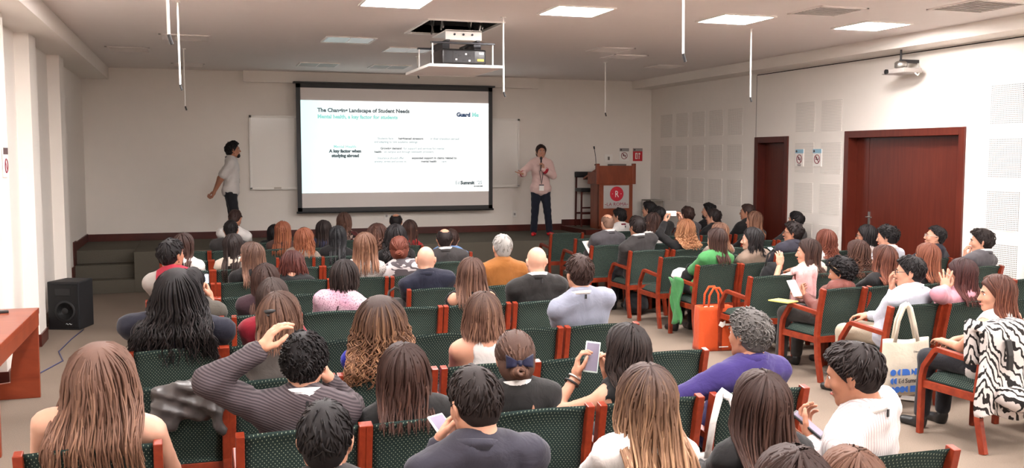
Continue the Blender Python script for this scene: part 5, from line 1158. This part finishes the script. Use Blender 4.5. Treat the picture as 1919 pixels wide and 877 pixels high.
person('bald man in the grey suit', 'bald man in a mid-grey suit holding papers, left edge of the right block', (5.163, 11.720, 1.122), (5.14, 11.84), 8, (4, -8, 0), far=True, sex='m', skin='light', build=1.12, top=('jacket', CL('greysuit')), collar=CL('white'), hairs=dict(st='ring', n=100, r0=0.004, thick=0.004), hcol=HM('stubble'))
person('woman beside the black-suited man', 'woman with straight dark hair between the suited man and the photographing woman', (5.822, 11.720, 1.115), (5.79, 11.84), 11, (23, -4, 0), far=True, sex='f', skin='light', top=('shirt', CL('white')), hairs=dict(st='long', n=150, L_=0.12, amp=0.003, flare=0.1), hcol=HM('dkbrown'))
person('man in the white shirt before the podium', 'dark-haired man in a white shirt directly in front of the podium', (6.266, 13.770, 1.067), (6.26, 13.89), 20, (40, -4, 0), far=True, sex='m', skin='light', top=('shirt', CL('white')), collar=CL('white'), lanyard=CL('wine'), hairs=dict(st='short', n=150, vol=0.01, r0=0.0075, thick=0.016), hcol=HM('black'))
person('man right of the podium', 'dark-haired man seated right of the podium, turned left', (6.781, 13.770, 1.167), (6.80, 13.89), 22, (40, 0, 0), far=True, sex='m', skin='light', face=True, top=('jacket', CL('charcoal')), hairs=dict(st='short', n=160, vol=0.014, r0=0.0075, thick=0.016), hcol=HM('black'))
person('man behind the man right of the podium', 'dark-haired person half hidden right of the podium-side man', (6.446, 12.770, 1.137), (6.57, 12.89), 17, (35, -4, 0), far=True, sex='m', skin='light', top=('jacket', CL('blacksuit')), hairs=dict(st='short', n=150, vol=0.01, r0=0.0075), hcol=HM('black'))
person('man beyond the raised phone', 'man with brown hair just right of the raised phone', (6.922, 12.770, 1.136), (6.93, 12.89), 19, (10, 0, 0), far=True, sex='m', skin='light', top=('jacket', CL('greysuit')), hairs=dict(st='short', n=150, vol=0.008, r0=0.0075), hcol=HM('dkbrown'))
person('bearded man looking left', 'bearded man in black looking left, left one of the pair by the far wall', (7.849, 13.770, 1.123), (7.87, 13.89), 14, (50, 2, 0), far=True, sex='m', skin='light', face=True, beard=HM('black'), top=('shirt', CL('black')), hairs=dict(st='short', n=160, vol=0.012, r0=0.0075), hcol=HM('black'))
person('man close behind the bearded one', 'short-haired man in black close behind the bearded man', (7.353, 12.770, 1.096), (7.33, 12.89), 21, (42, -4, 0), far=True, sex='m', skin='light', top=('shirt', CL('black')), hairs=dict(st='short', n=150, vol=0.008, r0=0.0075), hcol=HM('blackbrown'))
person('man in black by the narrow door', 'short-haired man in black seated beside the narrow door, in profile', (7.939, 12.770, 1.158), (7.92, 12.89), 14, (48, 0, 0), far=True, sex='m', skin='tan', face=True, top=('shirt', CL('black')), hairs=dict(st='short', n=160, vol=0.006, r0=0.0075), hcol=HM('dkbrown'))
person('woman with long hair by the narrow door', 'woman with long light brown hair in front of the man by the narrow door', (7.392, 11.720, 1.105), (7.40, 11.84), 18, (36, -4, 0), far=True, sex='f', skin='light', top=('shirt', CL('black')), hairs=dict(st='long', n=160, L_=0.16, amp=0.003, flare=0.05), hcol=HM('ltbrown'))
LEG = dict(hip=(0, 0, .86), legs=[((-.08, 0, .82), (-.09, .03, .45), (-.09, -.02, .09)), ((.08, 0, .82), (.09, .06, .46), (.10, .08, .09))], feet=(6, -6))
person('standing man in the white shirt', 'standing man in profile with hands behind his back, white short-sleeved shirt and black trousers', (0.546, 15.850, 2.107), (0.49, 15.85), -90, (-88, 2, 0), sex='m', skin='tan', face=True, beard=HM('black'), z0=.6, legs=LEG, top=('shirt', CL('white'), dict(sl=1)), collar=CL('white'), lanyard=CL('navyblue'), arms=(dict(l=(-.05, -.24, .86), pose='grip', f=(.3, -.3, -.8), palm=(0, -1, 0), hint=(-1, -.5, .1)), dict(l=(.05, -.25, .84), pose='grip', f=(-.3, -.3, -.8), palm=(0, -1, 0), hint=(1, -.5, .1))), hairs=dict(st='short', n=240, vol=0.014, r0=0.0065, thick=0.016), hcol=HM('black'))
LEGW = dict(hip=(0, 0, .84), hem=.062, legs=[((-.08, 0, .80), (-.12, .02, .44), (-.16, -.02, .09)), ((.08, 0, .80), (.10, .02, .44), (.12, -.02, .09))], feet=(20, -12))
person('presenter with the microphone', 'woman presenter in a pink and white shirt, jeans and red shoes, speaking into a microphone', (5.787, 16.050, 2.091), (5.78, 16.05), 165, (172, -2, 0), sex='f', skin='light', face=True, z0=.6, legs=LEGW, trous=CL('jeans'), shoes=plain('shoe_red', srgb(200, 30, 40), .4), top=('shirt', CL('pinkwhite'), dict(g=.022)), collar=CL('blackprint'), lanyard=CL('blackprint'), arms=(dict(l=(-.03, .22, 1.18), pose='grip', f=(.0, .1, 1), palm=(.9, .2, 0), hint=(-1, -.3, -.8)), dict(l=(.31, .20, 1.10), pose='open', f=(.8, .4, .15), palm=(-.2, 0, 1), hint=(1, -.4, -.8))), hairs=dict(st='bun', n=200, r0=0.006), hcol=HM('dkbrown'))

# ------------------------------------------------------------------ chairs in their rows
ROWS = {'main': [3.05, 4.12, 5.12, 6.1, 7.25, 8.25, 9.2, 10.3, 11.3, 12.4, 13.4], 'right': [5.05, 6.15, 7.15, 8.1, 9.15, 10.0, 10.8, 11.6, 12.65, 13.65]}
taken = []
for who, hip, yaw in WHO:
    if 'presenter' in who or who.startswith('standing man'): continue
    x, y = hip[0], hip[1]-.24
    if any(abs(x-a) < .45 and abs(y-b_) < .3 for a, b_ in taken): y -= .0
    taken.append((x, y))
    chair(x, y, 'green dotted armchair holding the '+' '.join(who.split()[:10]), 0 if x < 4 else min(yaw, 10)*.4)
ORD = ['nearest', 'second', 'third', 'fourth', 'fifth', 'sixth', 'seventh', 'eighth', 'ninth', 'tenth', 'eleventh']
def empties(block, cols, rows):
    for i, y in enumerate(ROWS[block]):
        if i not in rows: continue
        for j, x in enumerate(cols):
            if any(abs(x-a) < .50 and abs(y-b_) < .42 for a, b_ in taken): continue
            taken.append((x, y))
            chair(x, y, 'empty green dotted armchair, %s row from camera, %s seat of the %s block' % (ORD[i], ORD[j].replace('nearest', 'first'), 'left' if block == 'main' else 'right'))
empties('main', [-.15, .40, .965, 1.52, 2.08, 2.645], range(1, 10))
empties('right', [5.34, 5.91, 6.48, 7.05, 7.62], range(0, 10))
tag(chair(8.16, 6.15, ''), 'empty armchair with green back at the right edge of the photo')

# ------------------------------------------------------------------ things people carry
M_glassblk = plain('phone_glass', (.02, .022, .03), .12)
def phone(loc, M3, case, scr, label, w_=.075, h_=.155):
    r = empty('smartphone', loc, 0, label, 'phone'); r.rotation_euler = M3.to_euler()
    MB().bx(-w_/2, w_/2, -.004, .005, -h_/2, h_/2).obj('case', case, r, .004)
    MB().bx(-w_/2+.006, w_/2-.006, -.0055, -.003, -h_/2+.008, h_/2-.008).obj('display', scr, r)
    return r
RZ = lambda a: Matrix.Rotation(math.radians(a), 3, 'Z'); RX = lambda a: Matrix.Rotation(math.radians(a), 3, 'X'); RY = lambda a: Matrix.Rotation(math.radians(a), 3, 'Y')
scr_on = emis('display_blue', (.45, .68, .95), .9); scr_dim = plain('display_grey', srgb(130, 124, 142), .15); M_teal = plain('case_mint', srgb(196, 214, 210), .4); M_wcase = plain('case_white', srgb(230, 228, 230), .35)
phone((1.86, 4.4, 0.997), RZ(-14) @ RX(-12) @ RY(8), M_teal, scr_dim, 'smartphone in a pale case held up by the dark-haired woman in a vest')
phone((-0.012, 7.4, 1.101), RZ(8) @ RY(90), M_black, scr_on, 'smartphone with a glowing display raised at the left')
phone((0.847, 3.38, 0.99), RZ(30) @ RX(-50), M_wcase, scr_dim, 'white smartphone in the hand of the man in navy blazer')
phone((2.445, 3.42, 0.865), RZ(40) @ RX(-55), M_black, scr_dim, 'dark smartphone in the hands of the man in the striped shirt')
phone((5.806, 11.14, 1.269), RZ(-20) @ RY(90), M_wcase, M_wcase, 'white smartphone held by the photographing woman', .065, .13)
phone((6.86, 10.4, 0.821), RZ(20) @ RX(-60), M_wcase, M_wcase, 'white smartphone held up beside the narrow door')
def at(p, d): return (p[0]+d[0], p[1]+d[1], p[2]+d[2])
# presenter's microphone and badge
r = empty('handheld_microphone', (5.723, 15.87, 1.913), 0, 'black handheld microphone raised to the presenter mouth', 'microphone')
MB().tube([(0, 0, -.16), (0, -.005, .03)], [.011, .014], 12).obj('handle', M_black, r, 0, True); MB().lathe([(.012, .03), (.023, .045), (.025, .065), (.015, .085), (.004, .09)], 14).obj('grille', M_dkmet, r, 0, True)
# orange shopping bag
def bag(name, loc, rz, w_, d_, h_, mat, label, hm, hl=.16, tilt=.0):
    r = empty(name, loc, math.radians(rz), label, 'bag')
    g = np.random.default_rng(3); V = []; nx, nz = 10, 10
    def ringp(t, u):
        s = u*4; k = int(s) % 4; q = s-int(s); cx_ = w_/2*(1-.05*t); cy_ = d_/2*(1-.35*t)
        p = [(-cx_+2*cx_*q, -cy_), (cx_, -cy_+2*cy_*q), (cx_-2*cx_*q, cy_), (-cx_, cy_-2*cy_*q)][k]
        wob = .012*math.sin(7*t+9*u*2*PI/2)*(t > .05)
        return (p[0]*(1+wob), p[1]*(1+2*wob)+.006*math.sin(13*u+5*t), t*h_)
    n = 24; b = MB(); vs = [ringp(i/nz, j/n) for i in range(nz+1) for j in range(n)]
    vs += [(x*.94, y*.94, z) for x, y, z in vs]
    k = (nz+1)*n
    fs = [(i*n+j, i*n+(j+1) % n, (i+1)*n+(j+1) % n, (i+1)*n+j) for i in range(nz) for j in range(n)]
    fs += [(k+i*n+j, k+(i+1)*n+j, k+(i+1)*n+(j+1) % n, k+i*n+(j+1) % n) for i in range(nz) for j in range(n)]
    fs += [(nz*n+j, nz*n+(j+1) % n, k+nz*n+(j+1) % n, k+nz*n+j) for j in range(n)]
    fs += [tuple(range(n))[::-1], tuple(k+j for j in range(n))]
    b.add(vs, fs); b.obj('body', mat, r, 0, True)
    for y in (-d_*.3, d_*.3):
        MB().bar([(-w_*.22, y, h_-.03), (-w_*.20, y, h_+hl*.6), (-w_*.08, y, h_+hl), (w_*.08, y, h_+hl), (w_*.20, y, h_+hl*.6), (w_*.22, y, h_-.03)], .004, .022, 0, (0, 1, 0)).obj('handle', hm, r, 0, True)
    return r
r = bag('shopping_bag', (5.06, 8.74, 0), -6, .38, .20, .46, CL('orange'), 'bright orange shopping bag standing on the floor in the aisle', CL('orange'), .19)
MB().bx(-.10, .0, -.06, .02, .36, .45).obj('paper', M_white, r); MB().bx(.0, .11, -.03, .05, .36, .44).obj('paper', M_white, r)
MB().prism([(.01, .27), (.03, .31), (.06, .30), (.085, .32), (.085, .27), (.05, .245)], 'Y', -.106, -.100).obj('logo', M_white, r); MB().bx(.09, .15, -.105, -.100, .265, .285).obj('logo', M_white, r)
MB().bx(.02, .12, -.108, -.103, .04, .048).obj('print_line', M_white, r)
# tote bag hung on a chair post
r = empty('tote_bag', (5.20, 6.06, .15), math.radians(-4), 'cream canvas tote bag with blue shapes hanging from a chair post', 'bag')
w_ = .42; h_ = .44
V = []; nx, nz = 12, 12
def tote(u, v, s):
    x = -w_/2*(1-.03*v)+w_*(1-.03*v)*u; z = h_*v+.008*math.sin(u*7+1)
    bul = .022*math.sin(PI*u)*math.sin(PI*min(1, v*.9+.05))+.006*math.sin(u*11+v*5)
    return (x, -bul-.006 if not s else bul*.6+.006, z)
V, F = soft_pad(nx, nz, tote); MB().add(V, F).obj('body', CL('canvas'), r, 0, True)
hx_ = -.02
for y in (-.02, .012): MB().bar([(-.11, y, h_-.02), (-.085, y-.005, h_+.15), (-.045, y-.01, h_+.255), (-.005, y, h_+.27), (.02, y-.004, h_+.24), (.06, y, h_+.12), (.095, y, h_-.02)], .004, .032, 0, (0, 1, 0)).obj('handle', CL('canvas'), r, 0, True)
M_bl = plain('print_blue', srgb(52, 104, 190), .8)
def shp(x, z, kind, sz=.052):
    Y = (-.0345, -.0325); c = MB(); q = sz/2
    if kind == 'o': c.prism([(x+q*math.cos(t), z+q*math.sin(t)) for t in np.linspace(0, 2*PI, 20, endpoint=False)], 'Y', *Y)
    elif kind in 'dq':
        a = (PI/2, 3*PI/2) if kind == 'd' else (-PI/2, PI/2)
        c.prism([(x+(q*.5 if kind == 'd' else -q*.5)+q*math.cos(t), z+q*math.sin(t)) for t in np.linspace(a[0], a[1], 12)], 'Y', *Y)
    elif kind == 'b': c.prism([(x-q*1.4, z-q), (x+q*1.4, z-q), (x+q*1.3, z), (x+q*.9, z+q*.7), (x+q*.2, z+q), (x-q*1.4, z+q)], 'Y', *Y)
    elif kind == 'm': c.prism([(x-q*1.1, z-q), (x-q*.3, z-q*.2), (x, z-q), (x+q*1.1, z-q), (x+q*1.1, z+q), (x+q*.2, z+q), (x, z), (x-q*1.1, z+q)], 'Y', *Y)
    return c
for x, z, k_ in ((-.125, .185, 'o'), (-.075, .185, 'd'), (-.01, .185, 'b'), (.065, .185, 'm'), (.125, .185, 'o'), (-.135, .118, 'd'), (-.105, .118, 'd'), (-.12, .05, 'q'), (-.085, .05, 'o'), (-.04, .05, 'o'), (-.005, .05, 'd'), (.065, .05, 'b'), (.13, .05, 'q')):
    shp(x, z, k_, .05).obj('print_shape', M_bl, r)
ink_ = plain('print_ink', (.03, .03, .04), .8)
text('Ed', .05, ink_, r, facing_my(-.078, -.0345, .10), 'lettering', 'LEFT', .001); text('Summit', .05, ink_, r, facing_my(-.018, -.0345, .10), 'lettering', 'LEFT', .001, 1, .0006); text("'25", .05, ink_, r, facing_my(.13, -.0325, .10), 'lettering', 'LEFT', .001, .7)
text('Education', .022, ink_, r, facing_my(.05, -.0345, .335), 'lettering', 'LEFT', .001)
# white tote on the near chair
r = empty('tote_bag', (2.40, 4.08, .40), 0, 'white canvas tote with long straps hung on the near chair post', 'bag')
V, F = soft_pad(8, 8, lambda u, v, s: (-.14+.28*u, (-.02-.02*math.sin(PI*u)*math.sin(PI*v)) if not s else .0, .02+.14*v)); MB().add(V, F).obj('body', CL('white'), r, 0, True)
MB().bar([(-.08, -.035, .14), (-.06, -.05, .32), (-.03, -.055, .445), (.0, -.02, .455), (.04, -.045, .43), (.09, -.05, .30), (.11, -.035, .14)], .004, .035, 0, (0, 1, 0)).obj('strap', CL('white'), r, 0, True)
# garments over chair backs (thick draped cloth)
def drape(name, x, y, wd, top, front, back, mat, label, th=.03, cat='coat', wob=.012, rz=0, sd=1, yo=0.0):
    r = empty(name, (x, y, 0), math.radians(rz), label, cat)
    g = np.random.default_rng(sd); ph = g.uniform(0, 6, 6)
    def fn(u, v, s):
        L1, L2 = back, front; Lt = L1+L2+.10; d = v*Lt
        if d < L1: z = top-(L1-d); yy = -.05
        elif d < L1+.10: q = (d-L1)/.10; z = top+.025*math.sin(PI*q); yy = -.05+.10*q
        else: z = top-(d-L1-.10); yy = .05
        lean = (.82-z)*.16 if z < .82 else 0
        w = 1+.05*math.sin(3*v*PI+ph[0])
        f = wob*(math.sin(u*13+ph[1]+2*v)+.6*math.sin(u*23+ph[2]-3*v)+.5*math.sin(v*17+u*5+ph[3]))
        o = (th/2+f) if s == 0 else (-th/2+f*.4)
        sg = -1 if d < L1+.05 else 1
        edge = .03*math.sin(u*9+ph[4]) if v < .02 else 0
        return ((u-.5)*wd*w, yy+lean*0+sg*o+yo, z+edge+(o if L1 <= d <= L1+.10 else 0))
    V, F = soft_pad(22, 26, fn); MB().add(V, F).obj('cloth', mat, r, 0, True)
    return r
r = drape('zebra_coat', 5.21, 5.03, .72, .87, .25, .60, CL('zebra'), 'puffy white coat with black zebra stripes draped over the chair at right', .05, 'coat', .016, 4, 3)
MB().bar([(-.18, -.10, .80), (-.17, -.115, .70), (-.165, -.11, .60)], .02, .045, 0, (0, 1, 0)).obj('strap', M_black, r, .004)
r = MB().tube([(-.24, -.08, .44), (-.12, -.12, .40), (.0, -.13, .38), (.12, -.13, .41), (.24, -.09, .45)], [.05, .085, .09, .085, .05], 12).obj('sleeve', CL('zebra'), r, 0, True)
r = empty('leather_jacket', (-.08, 5.06, .78), 0, 'crumpled dark grey leather jacket hung over the chair beside the floral top woman', 'jacket')
V, Q = sdf([ell((-.02, 0, .03), (.17, .08, .06), None, .04), ell((.06, -.02, -.03), (.14, .07, .09), None, .04), ell((-.10, -.05, -.06), (.09, .05, .10), None, .03), cone((-.12, -.03, .04), (.02, -.07, .07), .05, .035, .02), cone((.05, .03, .06), (.16, -.03, .02), .05, .04, .02), cone((.10, -.07, .0), (.17, -.06, -.16), .045, .03, .02)], .012,
           noise_fn=lambda X, Y, Z: .016*np.abs(np.sin(X*17+Z*26+1.5*np.sin(Z*13)))-.008+.007*np.abs(np.sin(X*40-Z*22+Y*30)))
link('cloth', arr_mesh('cloth', V, Q), plain('leather_dark', srgb(62, 58, 57), .38, 0, .2, 12, .3), r)
drape('pink_coat', 5.66, 8.06, .20, .86, .3, .26, cloth('fluffy_pink', srgb(206, 160, 158), .95, .9), 'fluffy pink coat laid over a chair back behind the leather jacket', .05, 'coat', .014, 0, 7)
# small bags
def pouch(name, loc, d, mat, label, strap=True, rz=0):
    r = empty(name, loc, math.radians(rz), label, 'bag')
    V, Q = sdf([ell((0, 0, d[2]*.5), (d[0]/2, d[1]/2, d[2]/2), None, .02), ell((0, 0, d[2]*.3), (d[0]/2*1.05, d[1]/2*1.1, d[2]*.3), None, .02)], .012, noise_fn=lambda X, Y, Z: .004*np.sin(X*60+Z*40)*np.sin(Y*50-Z*50))
    link('body', arr_mesh('body', V, Q), mat, r)
    if strap: MB().bar([(-d[0]*.35, 0, d[2]*.7), (-d[0]*.2, -.01, d[2]*1.2), (0, -.015, d[2]*1.32), (d[0]*.2, -.01, d[2]*1.2), (d[0]*.35, 0, d[2]*.7)], .008, .018, 0, (0, 1, 0)).obj('handle', mat, r, 0, True)
    return r
pouch('backpack', (5.92, 9.0, .44), (.30, .18, .42), CL('bagblack'), 'black backpack on the seat beside the tan tweed jacket', True)
pouch('handbag', (1.66, 8.47, .46), (.26, .16, .28), CL('baggrey'), 'small grey handbag on the empty seat behind the bald navy-jacket man')
pouch('handbag', (5.24, 9.55, .60), (.24, .12, .16), CL('bagblack'), 'small black handbag on the lap of the green jacket woman')
pouch('white_plush_bag', (5.16, 9.66, .62), (.20, .16, .13), CL('white'), 'white bag on the lap of the green jacket woman', False)
pouch('handbag', (5.25, 11.0, .02), (.32, .2, .28), CL('bagblack'), 'black bag on the floor under the black-suited man chair')
# green coat tail hanging beside the chair
r = empty('coat_tail', (5.03, 9.52, 0), 0, 'lower part of the bright green jacket hanging over the chair arm', 'coat')
V, F = soft_pad(8, 14, lambda u, v, s: (-.02+.02*math.sin(9*v+7*u)+.012*math.sin(u*19)+(.012 if s else -.012), -.16+.27*u*(1-.35*(1-v))+.02*math.sin(u*9+v*4), .16+.50*v+.02*math.sin(u*6))); MB().add(V, F).obj('cloth', CL('green'), r, 0, True)
# papers
def sheet(loc, d, rz, mat, label, name='paper', tilt=0):
    r = MB().bx(-d[0]/2, d[0]/2, -d[1]/2, d[1]/2, 0, d[2]).obj(name, mat, None, .002); r.location = loc; r.rotation_euler = (math.radians(tilt), 0, math.radians(rz)); tag(r, label, 'paper')
sheet((5.14, 7.62, .66), (.16, .22, .012), 20, CL('yellow'), 'yellow notepad on the chair arm of the leather-jacket person', 'notepad')
sheet((5.24, 7.60, .78), (.10, .17, .01), 10, plain('tablet_white', srgb(232, 230, 228), .4), 'white tablet in the hand of the leather-jacket person', 'tablet', 55)
sheet((4.93, 11.78, .80), (.14, .20, .006), 20, M_white, 'white papers in the hand of the bald grey-suited man', 'paper', 50)
sheet((5.55, 6.35, .012), (.12, .2, .01), 40, M_white, 'white paper on the floor under the tote bag chair')
# hair accessories and jewellery
def on_head(idx, name, mb, mat): 
    return mb.obj(name, mat, PEOPLE[idx], 0, True)
idx = {w_: i for i, (w_, h__, y__) in enumerate(WHO)}
# bow, clips, sunglasses, bracelets
def hpt(i, p):
    r, d = PD[i]; return d['hp'](p)
i = idx['woman with the navy bow']
b_ = MB()
for s in (-1, 1):
    b_.add(*(lambda V, F: ([hpt(i, (x, y, z)) for x, y, z in V], F))(*soft_pad(6, 6, lambda u, v, q: (s*(.006+.058*u), -.125-.016*math.sin(PI*u)*(1 if not q else -.2)-(.004 if not q else -.004), -.028+.012*u+(v-.5)*(.018+.044*u)+.004*math.sin(v*9)))))
on_head(i, 'bow', b_, CL('bowblue')); on_head(i, 'bow_knot', MB().tube([hpt(i, (0, -.13, -.045)), hpt(i, (0, -.136, -.012))], .011, 8), CL('bowblue'))
i = idx['woman with the hair claw']
on_head(i, 'hair_claw', MB().tube([hpt(i, (-.035, -.122, .035)), hpt(i, (-.01, -.138, .03)), hpt(i, (.02, -.136, .035)), hpt(i, (.04, -.118, .04))], [.007, .012, .012, .007], 8).tube([hpt(i, (-.03, -.125, .015)), hpt(i, (0, -.14, .012)), hpt(i, (.03, -.125, .018))], .007, 8), M_black)
i = idx['woman with the pink hair clip']
on_head(i, 'hair_clip', MB().lathe([(.004, 0), (.026, .004), (.026, .012), (.012, .018)], 14).__class__().tube([hpt(i, (.04, -.10, -.02)), hpt(i, (.045, -.118, -.015))], [.026, .018], 12), plain('clip_pink', srgb(214, 160, 170), .4))
i = idx['person in the brown leather jacket']
g_ = MB()
for s in (-1, 1): g_.tube([hpt(i, (s*.105, -.02, .02)), hpt(i, (s*.10, .03, .07)), hpt(i, (s*.07, .06, .105))], .004, 6)
g_.tube([hpt(i, (-.07, .06, .105)), hpt(i, (0, .07, .118)), hpt(i, (.07, .06, .105))], .006, 6)
on_head(i, 'sunglasses', g_, plain('tortoise', srgb(120, 90, 60), .3))
def bracelet(who, side, t, mat, r_=.034):
    i = idx[who]; S, E, W, ra = PD[i][1]['slv'][side]
    c = E+(W-E)*t; z = unit(W-E); x = unit(np.cross(z, np.array((.3, .9, .1)))); y = np.cross(z, x)
    MB().tube([tuple(c+(x*math.cos(q)+y*math.sin(q))*r_) for q in np.linspace(0, 2*PI, 21)], .006, 6, caps=False).obj('bracelet', mat, PEOPLE[i], 0, True)
bracelet('woman in the pink sweater', 0, .95, M_metal); bracelet('woman holding up a phone', 0, .93, M_metal, .031); bracelet('woman holding up a phone', 0, .80, M_black, .036); bracelet('woman photographing', 0, .9, M_black, .033)
i = idx['presenter with the microphone']; d = PD[i][1]
bd = MB().box((.0, .19, .86), (.085, .006, .11)).obj('badge', M_white, PEOPLE[i], .002); MB().box((.0, .194, .905), (.085, .004, .02)).obj('badge_header', plain('badge_dark', (.05, .03, .04), .5), bd)
MB().bar([tuple(d['sp'](.96, -.06, .02)), (-.03, .165, 1.12), (0, .19, .92)], .012, .004).bar([tuple(d['sp'](.96, .06, .02)), (.03, .165, 1.12), (0, .19, .92)], .012, .004).obj('badge_strap', CL('blackprint'), bd)
i = idx['standing man in the white shirt']
MB().box((.0, .14, 1.02), (.05, .006, .07)).obj('badge', plain('badge_dark', (.05, .03, .04), .5), PEOPLE[i], .002)
for k_, t_ in ((0, .80), (1, .82)):
    S, E, W, ra = d_['slv'][k_] if False else PD[idx['presenter with the microphone']][1]['slv'][k_]
    MB().tube([tuple(E+(W-E)*(t_-.1)), tuple(E+(W-E)*(t_+.12))], [.060, .054], 14).obj('cuff', plain('cuff_red', srgb(168, 26, 44), .8), PEOPLE[idx['presenter with the microphone']], 0, True)
def back_pts(who, pts):
    V = PD[idx[who]][1]['cv']; out = []
    for x, z in pts:
        m = (np.abs(V[:, 0]-x) < .028) & (np.abs(V[:, 2]-z) < .028)
        out.append((x, float(V[m, 1].min())-.003 if m.any() else -.12, z))
    return out
def body_strap(who, x0, z0, x1, z1, mat, w_=.014):
    n = 9; MB().bar(back_pts(who, [(x0+(x1-x0)*i/n, z0+(z1-z0)*i/n) for i in range(n+1)]), w_, .005, 0, (1, 0, .2)).obj('bag_strap', mat, PEOPLE[idx[who]], 0, True)
z_ = PD[idx['woman in the pink speckled cardigan']][1]['Np'][2]
body_strap('woman in the pink speckled cardigan', .06, z_-.06, -.02, z_-.33, CL('plum'))
z_ = PD[idx['woman in the white top with a dark strap']][1]['Np'][2]
body_strap('woman in the white top with a dark strap', .12, z_-.07, .0, z_-.33, CL('black'))
w_ = 'woman with the navy bow'; z_ = PD[idx[w_]][1]['Np'][2]
kp = [(math.sin(q)*(.006+.012*(1-math.cos(q))/2), z_-.06-.105*(1-math.cos(q))/2) for q in np.linspace(0, 2*PI, 18, endpoint=False)]
kb = back_pts(w_, kp); MB().add(kb+[(x, y+.012, z) for x, y, z in kb], [tuple(range(18)), tuple(range(35, 17, -1))]+[(i, (i+1) % 18, (i+1) % 18+18, i+18) for i in range(18)]).obj('keyhole_opening', skin_mat('skin_light', SKIN['light']), PEOPLE[idx[w_]])
bracelet('man in the ribbed sweater', 0, .97, CL('white'), .036)
